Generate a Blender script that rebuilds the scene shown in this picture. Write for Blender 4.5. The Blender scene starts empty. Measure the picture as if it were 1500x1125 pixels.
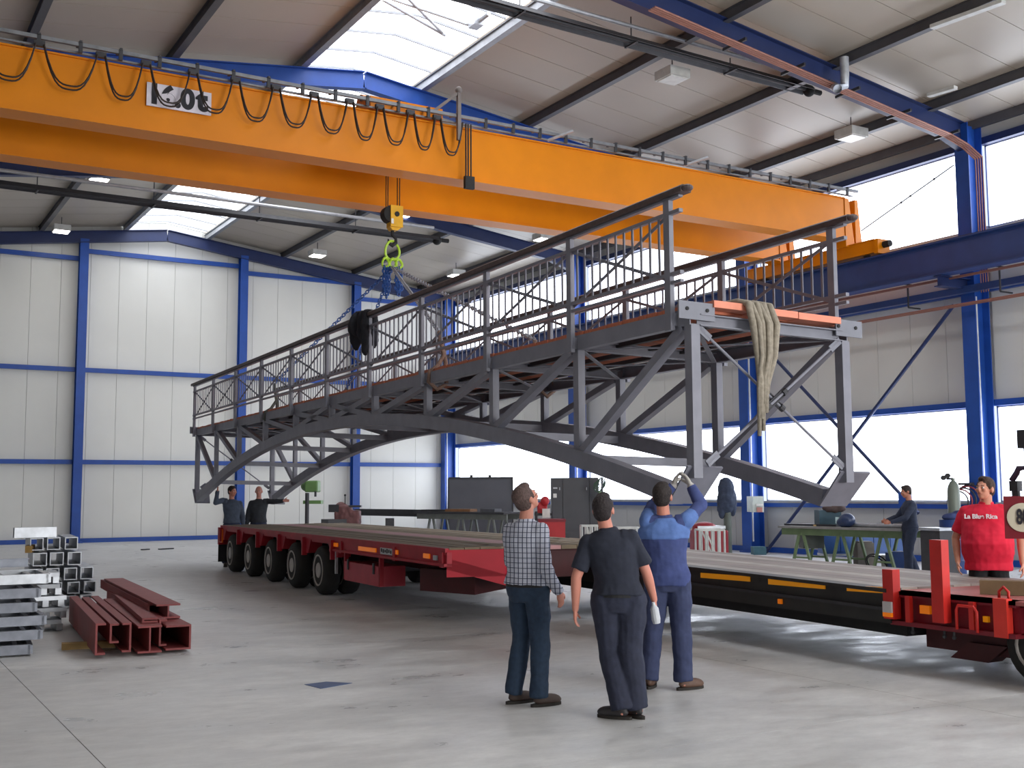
import bpy, bmesh, math, random
from mathutils import Vector as V, Matrix
random.seed(7)
S = bpy.context.scene
COL = S.collection
PI = math.pi
R = math.radians
def rgb(r, g, b):
    f = lambda c: ((c/255+.055)/1.055)**2.4 if c > 10 else c/255/12.92
    return (f(r), f(g), f(b), 1)

# ------------------------------------------------------------------ camera
FOC, PITCH, ROLL, YAW, EYE = 1645., R(5.5128), R(-.305), R(30.918), 1.68
FW = V((math.sin(YAW)*math.cos(PITCH), math.cos(YAW)*math.cos(PITCH), math.sin(PITCH)))
_rt = V((math.cos(YAW), -math.sin(YAW), 0)); _up = _rt.cross(FW)
RT = _rt*math.cos(ROLL) + _up*math.sin(ROLL)
UP = -_rt*math.sin(ROLL) + _up*math.cos(ROLL)
CAM = V((0, 0, EYE))
cd = bpy.data.cameras.new('camera'); cam = bpy.data.objects.new('camera', cd); COL.objects.link(cam)
cd.sensor_fit = 'HORIZONTAL'; cd.sensor_width = 36; cd.lens = FOC/1500*36
cd.clip_start = .1; cd.clip_end = 300
cam.matrix_world = Matrix(((RT.x, UP.x, -FW.x, 0), (RT.y, UP.y, -FW.y, 0), (RT.z, UP.z, -FW.z, EYE), (0, 0, 0, 1)))
S.camera = cam
# points of the place read off the photograph by known planes of the hall
def ray(x, y): return FW + RT*((x-750)/FOC) - UP*((y-562.5)/FOC)
def gz(x, y, z=0): d = ray(x, y); return CAM + d*((z-EYE)/d.z)
def gx(x, y, X): d = ray(x, y); return CAM + d*(X/d.x)
def gy(x, y, Y): d = ray(x, y); return CAM + d*(Y/d.y)
def gd(x, y, D): return CAM + ray(x, y)*D

# ------------------------------------------------------------------ light and exposure
W = bpy.data.worlds.new('overcast_sky'); S.world = W; W.use_nodes = True
_bg = W.node_tree.nodes['Background']; _bg.inputs[0].default_value = (.80, .90, 1, 1); _bg.inputs[1].default_value = 1.0
WINDOW_GLOW, SKYLIGHT_GLOW, LAMP_GLOW = 4.4, 3.0, 14.0
S.view_settings.view_transform = 'Standard'; S.view_settings.look = 'None'
S.view_settings.exposure = 0.14; S.view_settings.gamma = 1; S.view_settings.use_curve_mapping = False
def area(name, loc, rot, sx, sy, energy, color=(1, 1, 1)):
    l = bpy.data.lights.new(name, 'AREA'); l.shape = 'RECTANGLE'; l.size = sx; l.size_y = sy; l.energy = energy; l.color = color
    o = bpy.data.objects.new(name, l); COL.objects.link(o); o.location = loc; o.rotation_euler = rot; return o
# fill light added behind the camera, where an unseen gate is assumed
area('gate_fill_light', (11, -11.5, 3.0), (R(88), 0, 0), 9, 5.5, 2200, (1, .985, .96))

# ------------------------------------------------------------------ materials
_m = {}
def mat(name, col, rough=.6, metal=0., scale=6., amt=.12, bump=0., emit=None, strength=1., rvar=0., stretch=None, coord='Object', spec=.5):
    if name in _m: return _m[name]
    m = bpy.data.materials.new(name); m.use_nodes = True; nt = m.node_tree; b = nt.nodes['Principled BSDF']
    c = rgb(*col); b.inputs['Base Color'].default_value = c
    b.inputs['Roughness'].default_value = rough; b.inputs['Metallic'].default_value = metal
    b.inputs['Specular IOR Level'].default_value = spec
    tc = nt.nodes.new('ShaderNodeTexCoord'); mp = nt.nodes.new('ShaderNodeMapping'); nt.links.new(tc.outputs[coord], mp.inputs[0])
    if stretch: mp.inputs['Scale'].default_value = stretch
    nz = nt.nodes.new('ShaderNodeTexNoise'); nz.inputs['Scale'].default_value = scale; nz.inputs['Detail'].default_value = 5
    nt.links.new(mp.outputs[0], nz.inputs['Vector'])
    if amt:
        mr = nt.nodes.new('ShaderNodeMapRange'); mr.inputs[1].default_value = .3; mr.inputs[2].default_value = .7
        mr.inputs[3].default_value = 1-amt; mr.inputs[4].default_value = 1+amt
        nt.links.new(nz.outputs[0], mr.inputs[0])
        mx = nt.nodes.new('ShaderNodeVectorMath'); mx.operation = 'SCALE'; mx.inputs[0].default_value = c[:3]
        nt.links.new(mr.outputs[0], mx.inputs['Scale']); nt.links.new(mx.outputs[0], b.inputs['Base Color'])
    if rvar:
        r2 = nt.nodes.new('ShaderNodeMapRange'); r2.inputs[1].default_value = .3; r2.inputs[2].default_value = .7
        r2.inputs[3].default_value = rough-rvar; r2.inputs[4].default_value = rough+rvar
        nt.links.new(nz.outputs[0], r2.inputs[0]); nt.links.new(r2.outputs[0], b.inputs['Roughness'])
    if bump:
        bp = nt.nodes.new('ShaderNodeBump'); bp.inputs['Strength'].default_value = bump; bp.inputs['Distance'].default_value = .02
        nt.links.new(nz.outputs[0], bp.inputs['Height']); nt.links.new(bp.outputs[0], b.inputs['Normal'])
    if emit:
        b.inputs['Emission Color'].default_value = rgb(*emit); b.inputs['Emission Strength'].default_value = strength
    _m[name] = m; return m
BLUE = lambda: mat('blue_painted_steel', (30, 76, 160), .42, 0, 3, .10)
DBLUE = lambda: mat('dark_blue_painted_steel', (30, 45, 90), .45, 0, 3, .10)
GREY = lambda: mat('anthracite_painted_steel', (124, 125, 136), .45, .0, 5, .10)
YEL = lambda: mat('crane_yellow_paint', (220, 130, 3), .42, 0, 1.5, .06, spec=.3)
RED = lambda: mat('trailer_red_paint', (158, 32, 46), .5, 0, 4, .18, spec=.3)
GALV = lambda: mat('galvanised_steel', (186, 190, 196), .38, .55, 9, .14)
BLK = lambda: mat('black_rubber', (30, 30, 31), .75, 0, 12, .2)
DARK = lambda: mat('dark_steel', (58, 58, 62), .5, .2, 7, .15)
COPPER = lambda: mat('copper_pipe', (156, 108, 94), .5, .3, 9, .1)

# ------------------------------------------------------------------ mesh helpers
class MB:
    def __init__(s): s.v = []; s.f = []
    def add(s, vs, fs):
        k = len(s.v); s.v += [V(p) for p in vs]; s.f += [tuple(k+i for i in f) for f in fs]; return s
    def box(s, c, sz, rz=0):
        c = V(c); h = V(sz)/2; ca, sa = math.cos(rz), math.sin(rz); vs = []
        for dz in (-1, 1):
            for dx, dy in ((-1, -1), (1, -1), (1, 1), (-1, 1)):
                x, y = dx*h.x, dy*h.y; vs.append(c+V((x*ca-y*sa, x*sa+y*ca, dz*h.z)))
        return s.add(vs, [(0, 3, 2, 1), (4, 5, 6, 7), (0, 1, 5, 4), (1, 2, 6, 5), (2, 3, 7, 6), (3, 0, 4, 7)])
    def frame(s, p, q, up):
        d = (V(q)-V(p)).normalized(); up = V(up)
        if abs(d.dot(up.normalized())) > .98: up = V((1, 0, 0)) if abs(d.x) < .9 else V((0, 1, 0))
        r = d.cross(up).normalized(); u = r.cross(d).normalized(); return d, r, u
    def prof(s, p, q, pts, up=(0, 0, 1)):
        """closed profile pts (side, up) swept from p to q"""
        p, q = V(p), V(q); d, r, u = s.frame(p, q, up); n = len(pts)
        vs = [p+r*a+u*b for a, b in pts]+[q+r*a+u*b for a, b in pts]
        fs = [tuple(range(n)), tuple(range(2*n-1, n-1, -1))]+[(i, i+n, (i+1) % n+n, (i+1) % n) for i in range(n)]
        return s.add(vs, fs)
    def beam(s, p, q, w, h, up=(0, 0, 1)):
        w /= 2; h /= 2; return s.prof(p, q, [(-w, -h), (-w, h), (w, h), (w, -h)], up)
    def ibeam(s, p, q, w, h, tf=.02, tw=.015, up=(0, 0, 1)):
        a, b, t = w/2, h/2, tw/2
        for pts in ([(-a, b-tf), (-a, b), (a, b), (a, b-tf)], [(-a, -b), (-a, -b+tf), (a, -b+tf), (a, -b)], [(-t, -b+tf), (-t, b-tf), (t, b-tf), (t, -b+tf)]):
            s.prof(p, q, pts, up)
        return s
    def chan(s, p, q, w, h, t=.012, side=1, up=(0, 0, 1)):
        a, b = w, h/2; x = lambda v: v*side
        for pts in ([(x(0), -b), (x(0), b), (x(t), b), (x(t), -b)], [(x(t), b-t), (x(t), b), (x(a), b), (x(a), b-t)], [(x(t), -b), (x(t), -b+t), (x(a), -b+t), (x(a), -b)]):
            s.prof(p, q, pts, up)
        return s
    def tube(s, p, q, r, n=8, r2=None):
        r2 = r if r2 is None else r2; p, q = V(p), V(q); d, a, u = s.frame(p, q, (0, 0, 1))
        cs = [(math.cos(2*PI*i/n), math.sin(2*PI*i/n)) for i in range(n)]
        vs = [p+(a*c+u*t)*r for c, t in cs]+[q+(a*c+u*t)*r2 for c, t in cs]
        return s.add(vs, [tuple(range(n-1, -1, -1)), tuple(range(n, 2*n))]+[(i, (i+1) % n, (i+1) % n+n, i+n) for i in range(n)])
    def path(s, pts, r, n=6):
        pts = [V(p) for p in pts]; rings = []; prev = None
        for i, p in enumerate(pts):
            d = (pts[min(i+1, len(pts)-1)]-pts[max(i-1, 0)]).normalized()
            if prev is None: prev = V((0, 0, 1)) if abs(d.z) < .9 else V((1, 0, 0))
            a = d.cross(prev).normalized(); u = a.cross(d).normalized(); prev = u
            rr = r[i] if isinstance(r, (list, tuple)) else r
            rings.append([p+(a*math.cos(2*PI*j/n)+u*math.sin(2*PI*j/n))*rr for j in range(n)])
        vs = [v for g in rings for v in g]; fs = [tuple(range(n)), tuple(range(len(vs)-1, len(vs)-n-1, -1))]
        for i in range(len(rings)-1):
            for j in range(n): fs.append((i*n+j, i*n+n+j, i*n+n+(j+1) % n, i*n+(j+1) % n))
        return s.add(vs, fs)
    def lathe(s, o, ax, prof, n=20, up=(0, 0, 1)):
        """prof: (radius, distance along ax)"""
        o = V(o); d, a, u = s.frame(o, o+V(ax), up); m = len(prof); vs = []
        for rr, t in prof:
            for j in range(n): vs.append(o+d*t+(a*math.cos(2*PI*j/n)+u*math.sin(2*PI*j/n))*max(rr, .0005))
        fs = [tuple(range(n-1, -1, -1)), tuple(range((m-1)*n, m*n))]
        for i in range(m-1):
            for j in range(n): fs.append((i*n+j, i*n+(j+1) % n, i*n+n+(j+1) % n, i*n+n+j))
        return s.add(vs, fs)
    def poly(s, pts, off):
        """flat polygon pts given a thickness vector"""
        off = V(off); n = len(pts); vs = [V(p) for p in pts]+[V(p)+off for p in pts]
        return s.add(vs, [tuple(range(n)), tuple(range(2*n-1, n-1, -1))]+[(i, i+n, (i+1) % n+n, (i+1) % n) for i in range(n)])
    def ball(s, c, r, M=None, nu=14, nv=9):
        c = V(c); r = V(r) if hasattr(r, '__len__') else V((r, r, r)); vs = []
        for i in range(nv+1):
            th = PI*i/nv
            for j in range(nu):
                p = V((r.x*math.sin(th)*math.cos(2*PI*j/nu), r.y*math.sin(th)*math.sin(2*PI*j/nu), r.z*math.cos(th)))
                vs.append(c+(M @ p if M else p))
        fs = []
        for i in range(nv):
            for j in range(nu): fs.append((i*nu+j, i*nu+(j+1) % nu, i*nu+nu+(j+1) % nu, i*nu+nu+j))
        return s.add(vs, fs)
    def build(s, name, m, parent=None, smooth=False, at=None):
        me = bpy.data.meshes.new(name); at = V(at) if at is not None else (parent_loc(parent))
        me.from_pydata([v-at for v in s.v], [], s.f); me.validate()
        bm = bmesh.new(); bm.from_mesh(me); bmesh.ops.remove_doubles(bm, verts=bm.verts, dist=1e-5)
        bmesh.ops.recalc_face_normals(bm, faces=bm.faces); bm.to_mesh(me); bm.free()
        me.materials.append(m)
        if smooth:
            me.shade_smooth() if smooth == 2 else me.set_sharp_from_angle(angle=R(40))
        o = bpy.data.objects.new(name, me); COL.objects.link(o)
        if parent: o.parent = parent; o.location = at-parent_loc(parent)
        else: o.location = at
        return o
def parent_loc(p):
    l = V((0, 0, 0))
    while p: l += p.location; p = p.parent
    return l
def thing(name, label, cat, loc, group=None):
    o = bpy.data.objects.new(name, None); COL.objects.link(o); o.location = loc; o.empty_display_size = .2
    o['label'] = label; o['category'] = cat
    if group: o['group'] = group
    return o
def tag(o, label, cat, group=None):
    o['label'] = label; o['category'] = cat
    if group: o['group'] = group
    return o
def solo(mb, name, m, label, cat, group=None, smooth=False):
    """a thing that is one mesh; origin at the middle of its underside"""
    xs = [v.x for v in mb.v]; ys = [v.y for v in mb.v]; zs = [v.z for v in mb.v]
    return tag(mb.build(name, m, None, smooth, ((min(xs)+max(xs))/2, (min(ys)+max(ys))/2, min(zs))), label, cat, group)
def inst(me, name, parent, loc, rot=(0, 0, 0)):
    o = bpy.data.objects.new(name, me); COL.objects.link(o); o.parent = parent
    o.location = V(loc)-parent_loc(parent); o.rotation_euler = rot; return o
def text(body, name, m, parent, loc, size, right, up, bold=.0, align='CENTER', extrude=.004, squash=1.):
    c = bpy.data.curves.new(name, 'FONT'); c.body = body; c.size = size; c.extrude = extrude; c.offset = bold
    c.align_x = align; c.align_y = 'CENTER'; c.materials.append(m)
    tmp = bpy.data.objects.new(name, c); COL.objects.link(tmp); dg = bpy.context.evaluated_depsgraph_get(); dg.update()
    me = bpy.data.meshes.new_from_object(tmp.evaluated_get(dg)); bpy.data.objects.remove(tmp)
    if not me.materials: me.materials.append(m)
    o = bpy.data.objects.new(name, me); COL.objects.link(o)
    r = V(right).normalized(); u = V(up).normalized(); n = r.cross(u)
    M = Matrix(((r.x, u.x, n.x, 0), (r.y, u.y, n.y, 0), (r.z, u.z, n.z, 0), (0, 0, 0, 1)))
    o.parent = parent; o.matrix_local = Matrix.Translation(V(loc)-parent_loc(parent)) @ M @ Matrix.Diagonal((squash, 1, 1, 1))
    return o
# ------------------------------------------------------------------ hall shell
XW, XI = 22.2, 21.6          # wall plane and column face on the window side
XL, YF, YB = -1.5, -12.0, 42.0
RX = 10.1
def zr(x): return 11.66-.128*abs(x-RX)        # underside of the roof
def struct(o): o['kind'] = 'structure'; return o
FLOORM = mat('worn_concrete', (204, 204, 203), .52, 0, .45, .10, 0, rvar=.16)
nt = FLOORM.node_tree; b = nt.nodes['Principled BSDF']
tc = nt.nodes.new('ShaderNodeTexCoord'); mp = nt.nodes.new('ShaderNodeMapping'); nt.links.new(tc.outputs['Object'], mp.inputs[0])
mp.inputs['Rotation'].default_value = (0, 0, R(25)); mp.inputs['Scale'].default_value = (.5, .95, 1)
n2 = nt.nodes.new('ShaderNodeTexNoise'); n2.inputs['Scale'].default_value = 1.6; n2.inputs['Detail'].default_value = 9; n2.inputs['Roughness'].default_value = .68
nt.links.new(mp.outputs[0], n2.inputs['Vector'])
mr = nt.nodes.new('ShaderNodeMapRange'); mr.inputs[1].default_value = .32; mr.inputs[2].default_value = .72; mr.inputs[3].default_value = .84; mr.inputs[4].default_value = 1.12
nt.links.new(n2.outputs[0], mr.inputs[0])
old = b.inputs['Base Color'].links[0].from_socket
vm = nt.nodes.new('ShaderNodeVectorMath'); vm.operation = 'SCALE'; nt.links.new(old, vm.inputs[0]); nt.links.new(mr.outputs[0], vm.inputs['Scale']); nt.links.new(vm.outputs[0], b.inputs['Base Color'])
mr2 = nt.nodes.new('ShaderNodeMapRange'); mr2.inputs[1].default_value = .35; mr2.inputs[2].default_value = .65; mr2.inputs[3].default_value = .24; mr2.inputs[4].default_value = .66
nt.links.new(n2.outputs[0], mr2.inputs[0])
n3 = nt.nodes.new('ShaderNodeTexNoise'); n3.inputs['Scale'].default_value = 7; n3.inputs['Detail'].default_value = 8; n3.inputs['Roughness'].default_value = .75
nt.links.new(mp.outputs[0], n3.inputs['Vector'])
mr3 = nt.nodes.new('ShaderNodeMapRange'); mr3.inputs[1].default_value = .3; mr3.inputs[2].default_value = .7; mr3.inputs[3].default_value = .86; mr3.inputs[4].default_value = 1.12
nt.links.new(n3.outputs[0], mr3.inputs[0]); vm2 = nt.nodes.new('ShaderNodeVectorMath'); vm2.operation = 'SCALE'
nt.links.new(vm.outputs[0], vm2.inputs[0]); nt.links.new(mr3.outputs[0], vm2.inputs['Scale']); nt.links.new(vm2.outputs[0], b.inputs['Base Color']); nt.links.new(mr2.outputs[0], b.inputs['Roughness'])
JOINT = mat('joint_filler', (52, 50, 48), .8)
fl = struct(MB().box(((XL+XW)/2, (YF+YB)/2, -.103), (XW-XL+1, YB-YF+1, .2)).build('floor', JOINT))
gxs = [XL, 1.5, 7.6, 13.6, 19.6, XW]; gys = [YF, -6, 0, 6, 12.0, 18, 24, 30, 36, YB]
for i in range(len(gxs)-1):
    for j in range(len(gys)-1):
        x0, x1, y0, y1 = gxs[i]+.003, gxs[i+1]-.003, gys[j]+.003, gys[j+1]-.003
        o = MB().box(((x0+x1)/2, (y0+y1)/2, -.0015), (x1-x0, y1-y0, .003)).build('floor_slab', FLOORM, fl, at=(0, 0, 0))
WALLM = mat('white_sandwich_panel', (224, 223, 216), .38, 0, .6, .035)
LOWM = mat('grey_white_panel', (186, 186, 184), .4, 0, .6, .035)
ROOFM = mat('roof_sandwich_panel', (176, 166, 152), .38, 0, .5, .05)
PURL = mat('purlin_steel', (92, 92, 96), .5, .3, 3, .1)
# back wall: one panel per metre, stopping under the roof
wb = struct(MB().poly([(XL, YB+.16, 0), (XW, YB+.16, 0), (XW, YB+.16, zr(XW)+.3), (RX, YB+.16, zr(RX)+.3), (XL, YB+.16, zr(XL)+.3)], (0, .1, 0)).build('wall_back', WALLM))
x = XL
while x < XW-.05:
    x1 = min(x+1.0, XW); a, c = x+.005, x1-.005
    pts = [(a, YB+.06, .06), (c, YB+.06, .06), (c, YB+.06, zr(c)+.1)] + ([(RX, YB+.06, zr(RX)+.1)] if a < RX < c else []) + [(a, YB+.06, zr(a)+.1)]
    MB().poly(pts, (0, .1, 0)).build('wall_panel', WALLM, wb); x = x1
cx = [-1.3, 2.9, 7.2, 13.03, 17.71, 21.75]
gt = MB
def girt(z, xa, xb, z2=None, parent=wb, m=None):
    MB().beam((xa, YB-.06, z), (xb, YB-.06, z2 if z2 else z), .12, .16).build('girt', m or BLUE(), parent)
for i in range(5):
    a, b_ = cx[i]+.15, cx[i+1]-.15
    girt(6.1, a, b_); girt(2.83, a, b_); girt(.07, a, b_)
    girt([10.1, 10.1, 10.4, 10.16, 9.55][i], a, b_)
for i, x in enumerate(cx[1:5]):
    mb = MB().ibeam((x, YB-.2, 0), (x, YB-.2, zr(x)-.5), .30, .3, .02, .015, (0, 1, 0)).box((x, YB-.2, .02), (.45, .45, .04))
    solo(mb, 'steel_column', BLUE(), ['blue steel column beside the galvanised stack, far left of the back wall', 'blue steel column on the white back wall above the galvanised stack', 'blue steel column on the back wall behind the two men by the far bridge end', 'blue steel column on the back wall behind the jacket hung on the handrail'][i], 'column')
# left and front walls (beside and behind the camera)
wl = struct(MB().box((XL-.1, (YF+YB)/2, zr(XL)/2), (.1, YB-YF, zr(XL)+.4)).build('wall_left', mat('grey_side_panel', (165, 163, 158), .5, 0, .6, .05)))
girt_l = [MB().beam((XL+.1, YF, z), (XL+.1, YB, z), .12, .16).build('girt', BLUE(), wl) for z in (2.83, 6.1)]
wf = MB()
wf.box((XL+2.2, YF-.1, 5.5), (4.6, .1, 11)).box((19, YF-.1, 5.5), (7, .1, 11)).box((RX-.5, YF-.1, 8.8), (20, .1, 5.6))
struct(wf.build('wall_front', WALLM))
# right wall with its two bands of windows
PANE = mat('milky_window_sheet', (225, 232, 240), .3, 0, 1, .02, emit=(236, 243, 255), strength=WINDOW_GLOW)
wr = struct(MB().box((XW+.2, (YF+YB)/2, .67), (.1, YB-YF, 1.34)).box((XW+.2, (YF+YB)/2, 5.65), (.1, YB-YF, 4.1)).box((XW+.2, (YF+YB)/2, 10.1), (.1, YB-YF, 1.0)).build('wall_right', WALLM))
cy = [-7., .9, 8.5, 16.12, 23.5, 32.1, 41.7]
for i in range(6):
    y0, y1 = cy[i]+.12, cy[i+1]-.12; n = max(1, round((y1-y0)/1.0)); w = (y1-y0)/n
    for k in range(n):
        a, c = y0+k*w+.005, y0+(k+1)*w-.005
        if i >= 2:
            for z0, z1 in ((.12, 1.3), (3.66, 7.62)):
                MB().box((XW+.11, (a+c)/2, (z0+z1)/2), (.08, c-a, z1-z0)).build('wall_panel', LOWM if z0 < 1 else WALLM, wr)
    for z in (.07, 3.62, 6.22): MB().beam((XW-.02, y0, z), (XW-.02, y1, z), .14, .14).build('girt', BLUE(), wr)
    MB().beam((XW-.03, y0, 1.3), (XW-.03, y1, 1.3), .16, .11).build('girt', BLUE(), wr)
    MB().beam((XW-.03, y0, 1.38), (XW-.03, y1, 1.38), .2, .05).build('window_sill', mat('grey_sill', (150, 150, 152), .5), wr)
    MB().beam((XW-.03, y0, 9.62), (XW-.03, y1, 9.62), .16, .16).build('girt', DBLUE(), wr)
    for nm, z0, z1 in (('low', 1.4, 3.56), ('high', 7.62, 9.56)):
        wn = struct(MB().box((XW+.14, (y0+y1)/2, (z0+z1)/2), (.02, y1-y0, z1-z0)).build('window_%d' % (2*i+1+(nm == 'high')), PANE))
        f = MB()
        for yy in (y0+.02, y1-.02): f.box((XW+.1, yy, (z0+z1)/2), (.06, .04, z1-z0))
        for zz in (z0+.02, z1-.02): f.box((XW+.1, (y0+y1)/2, zz), (.06, y1-y0, .04))
        f.build('window_frame', mat('window_aluminium', (190, 194, 200), .4, .4), wn)
lab = {16.12: 'blue steel column behind the man in the red shirt', 23.5: 'blue steel column with an electric box, right of the hanging beige slings', 32.1: 'blue steel column rising behind the dark grey cabinet', 41.7: 'blue steel corner column behind the dark steel sheet'}
for y in cy[:]:
    t = None
    if y in lab: t = thing('steel_column', lab[y], 'column', (XI+.25, y, 0))
    else:
        if y < 5: continue
        t = thing('steel_column', 'blue steel column of the window wall, beyond the right edge of the photograph', 'column', (XI+.25, y, 0))
    MB().ibeam((XI+.25, y, 0), (XI+.25, y, zr(XI)-.2), .36, .5, .025, .02, (1, 0, 0)).build('shaft', BLUE(), t)
    MB().box((XI+.25, y, .02), (.6, .5, .04)).build('base_plate', BLUE(), t)
    MB().tube((XI+.14, y-.1, .3), (XI+.14, y-.1, 6.0), .028).build('conduit', mat('white_conduit', (215, 216, 218), .4), t)
    if y > 10:
        MB().ibeam((XI+.05, y, 6.27), (XI-1.0, y, 6.27), .2, .24).build('runway_bracket', DBLUE(), t)
# ceiling
ce = MB()
for sgn in (-1, 1):
    xe = XL-.3 if sgn < 0 else XW+.3; xr = RX+1.5*sgn
    ce.poly([(xr, YF, zr(xr)+.08), (xe, YF, zr(xe)+.08), (xe, YF, zr(xe)+.2), (xr, YF, zr(xr)+.2)], (0, YB-YF+.2, 0))
ce = struct(ce.build('ceiling', ROOFM))
y = YF+.0
while y < YB-.1:
    y1 = min(y+1.08, YB)
    if y1 > 6:
        for sgn in (-1, 1):
            xe = XL-.2 if sgn < 0 else XW+.15; xr = RX+1.52*sgn
            MB().poly([(xr, y+.008, zr(xr)), (xe, y+.008, zr(xe)), (xe, y+.008, zr(xe)+.06), (xr, y+.008, zr(xr)+.06)], (0, y1-y-.016, 0)).build('roof_panel', ROOFM, ce, at=(0, 0, 0))
    y = y1
for x in (-.05, 2.86, 5.74, 8.6, 11.6, 14.6, 17.6, 20.57):
    al = x in (8.6, 11.6)
    MB().ibeam((x, YF, zr(x)-.11), (x, YB, zr(x)-.11), .15, .22, .012, .06).build('purlin', mat('skylight_trim', (150, 153, 158), .4, .5) if al else PURL, ce)
for x in (XL+.3, XW-.15): MB().beam((x, YF, zr(x)-.1), (x, YB, zr(x)-.1), .1, .2).build('purlin', PURL, ce)
SKY = mat('skylight_sheet', (235, 240, 245), .3, 0, 1, .02, emit=(246, 249, 255), strength=SKYLIGHT_GLOW)
for k, (ya, yb) in enumerate(((YF, 2.), (2., 16.), (16., 30.), (30., YB))):
    sk = MB()
    for sgn in (-1, 1):
        sk.poly([(RX, ya, zr(RX)+.12), (RX+1.5*sgn, ya, zr(RX+1.5)+.12), (RX+1.5*sgn, ya, zr(RX+1.5)+.14), (RX, ya, zr(RX)+.14)], (0, yb-ya, 0))
    sk = struct(sk.build('window_%d' % (21+k), SKY))
    sk['label'] = 'milky ridge skylight'
    y = ya
    while y < yb:
        if y > 10:
            for sgn in (-1, 1): MB().beam((RX, y, zr(RX)+.08), (RX+1.46*sgn, y, zr(RX+1.46)+.08), .03, .05).build('glazing_bar', mat('skylight_trim', (150, 153, 158)), sk)
        y += 1.16
# roof frames
rl = {8.5: 'dark blue roof frame nearest the camera, crossing the top right corner', 16.12: 'dark blue roof frame carrying the copper pipes', 23.5: 'blue roof frame lit by the skylight just above the crane', 32.1: 'dark blue roof frame seen under the rear crane girder', 41.7: 'blue roof frame along the top of the back wall'}
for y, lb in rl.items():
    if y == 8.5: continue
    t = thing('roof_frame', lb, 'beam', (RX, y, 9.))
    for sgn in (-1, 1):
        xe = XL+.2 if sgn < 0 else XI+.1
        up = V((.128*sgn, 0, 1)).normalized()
        MB().ibeam((RX, y, zr(RX)-.43), (xe, y, zr(xe)-.43), .22, .42 if y > 20 else .5, .02, .015, up).build('rafter', BLUE() if y == 23.5 else DBLUE(), t)  # lighter blue puts the skylight's brightness into this one frame's paint
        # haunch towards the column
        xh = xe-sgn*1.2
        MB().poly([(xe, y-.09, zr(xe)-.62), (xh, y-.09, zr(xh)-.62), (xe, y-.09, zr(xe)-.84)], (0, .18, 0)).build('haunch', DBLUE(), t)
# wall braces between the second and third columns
wbz = thing('wall_brace', 'crossed dark blue tie rods on the window wall behind the workbench', 'brace', (XI+.1, 19.8, 0))
for i, (p, q) in enumerate((((1397, 447), (1112, 822)), ((1112, 500), (1345, 752)))):
    a = gx(*p, XI+.05); c = gx(*q, XI+.05); MB().tube(a, c, .045, 8).build('tie_rod', DBLUE(), wbz)
    m_ = (a+c)/2
MB().box(gx(1326, 731, XI), (.06, .35, .3)).build('gusset', BLUE(), wbz)
# runway of the crane with its conductor bars
rw = thing('crane_runway', 'long dark blue crane runway beam along the window wall', 'beam', (20.75, 18, 6.4))
MB().ibeam((20.75, YF+1, 6.77), (20.75, 41.4, 6.77), .36, .74, .03, .04).build('runway_beam', mat('runway_blue', (42, 66, 120), .42, 0, 2, .1), rw)
MB().beam((20.75, YF+1, 7.165), (20.75, 41.4, 7.165), .06, .05).build('rail', DARK(), rw)
for y in (12.5, 14.9, 17.3, 19.7, 22.1, 25, 28, 31, 34, 37):
    MB().beam((21.05, y, 6.5), (21.05, y, 5.88), .03, .03).beam((21.05, y, 5.88), (21.45, y, 5.88), .03, .03).beam((20.9, y, 6.42), (21.2, y, 6.42), .03, .03).build('hanger', DARK(), rw)
_z = gx(1300, 465, 21.25).z
p_, q_ = gx(1223, 458, 21.4), gx(1500, 409, 21.4)
MB().beam((21.4, 9, q_.z), (21.4, 39, q_.z), .16, .15).build('lower_beam', mat('runway_blue', (42, 66, 120)), rw)
for dx, z in ((.1, _z), (.2, _z), (.3, _z)):
    MB().beam((21.05+dx, 9, z), (21.05+dx, 40, z), .025, .035).build('conductor_bar', COPPER(), rw)
for z in (6.36,):
    MB().beam((21.0, 9, z), (21.0, 40, z), .06, .05).build('conductor_bar', COPPER(), rw)
# copper pipes below the second roof frame, turning down the column
cp = thing('copper_pipes', 'bundle of copper pipes running under the roof frame and down the column', 'pipe', (18, 15.7, 9))
for k in range(4):
    yy = 15.62-.06*k
    pts = [(12.5, yy, zr(12.5)-.78), (20.6, yy, zr(20.6)-.78), (21.3, yy, zr(21.3)-1.05), (21.42, yy, 9.0), (21.42, yy, 5.9)]
    MB().path([(12.5, yy+.25, zr(12.5)-.80), (20.7, yy+.25, zr(20.7)-.82), (21.15, yy+.15, zr(21.2)-.95), (21.4, yy, 9.0)], .02, 6).path([(21.4, yy, 9.0), (21.4, yy, 6.0)], .013, 6).build('pipe', COPPER(), cp)
for k in range(5):
    x = 14.6+1.55*k; MB().beam((x, 15.55, zr(x)-.75), (x, 16.2, zr(x)-.75), .05, .06).build('pipe_clip', DARK(), cp)
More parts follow.
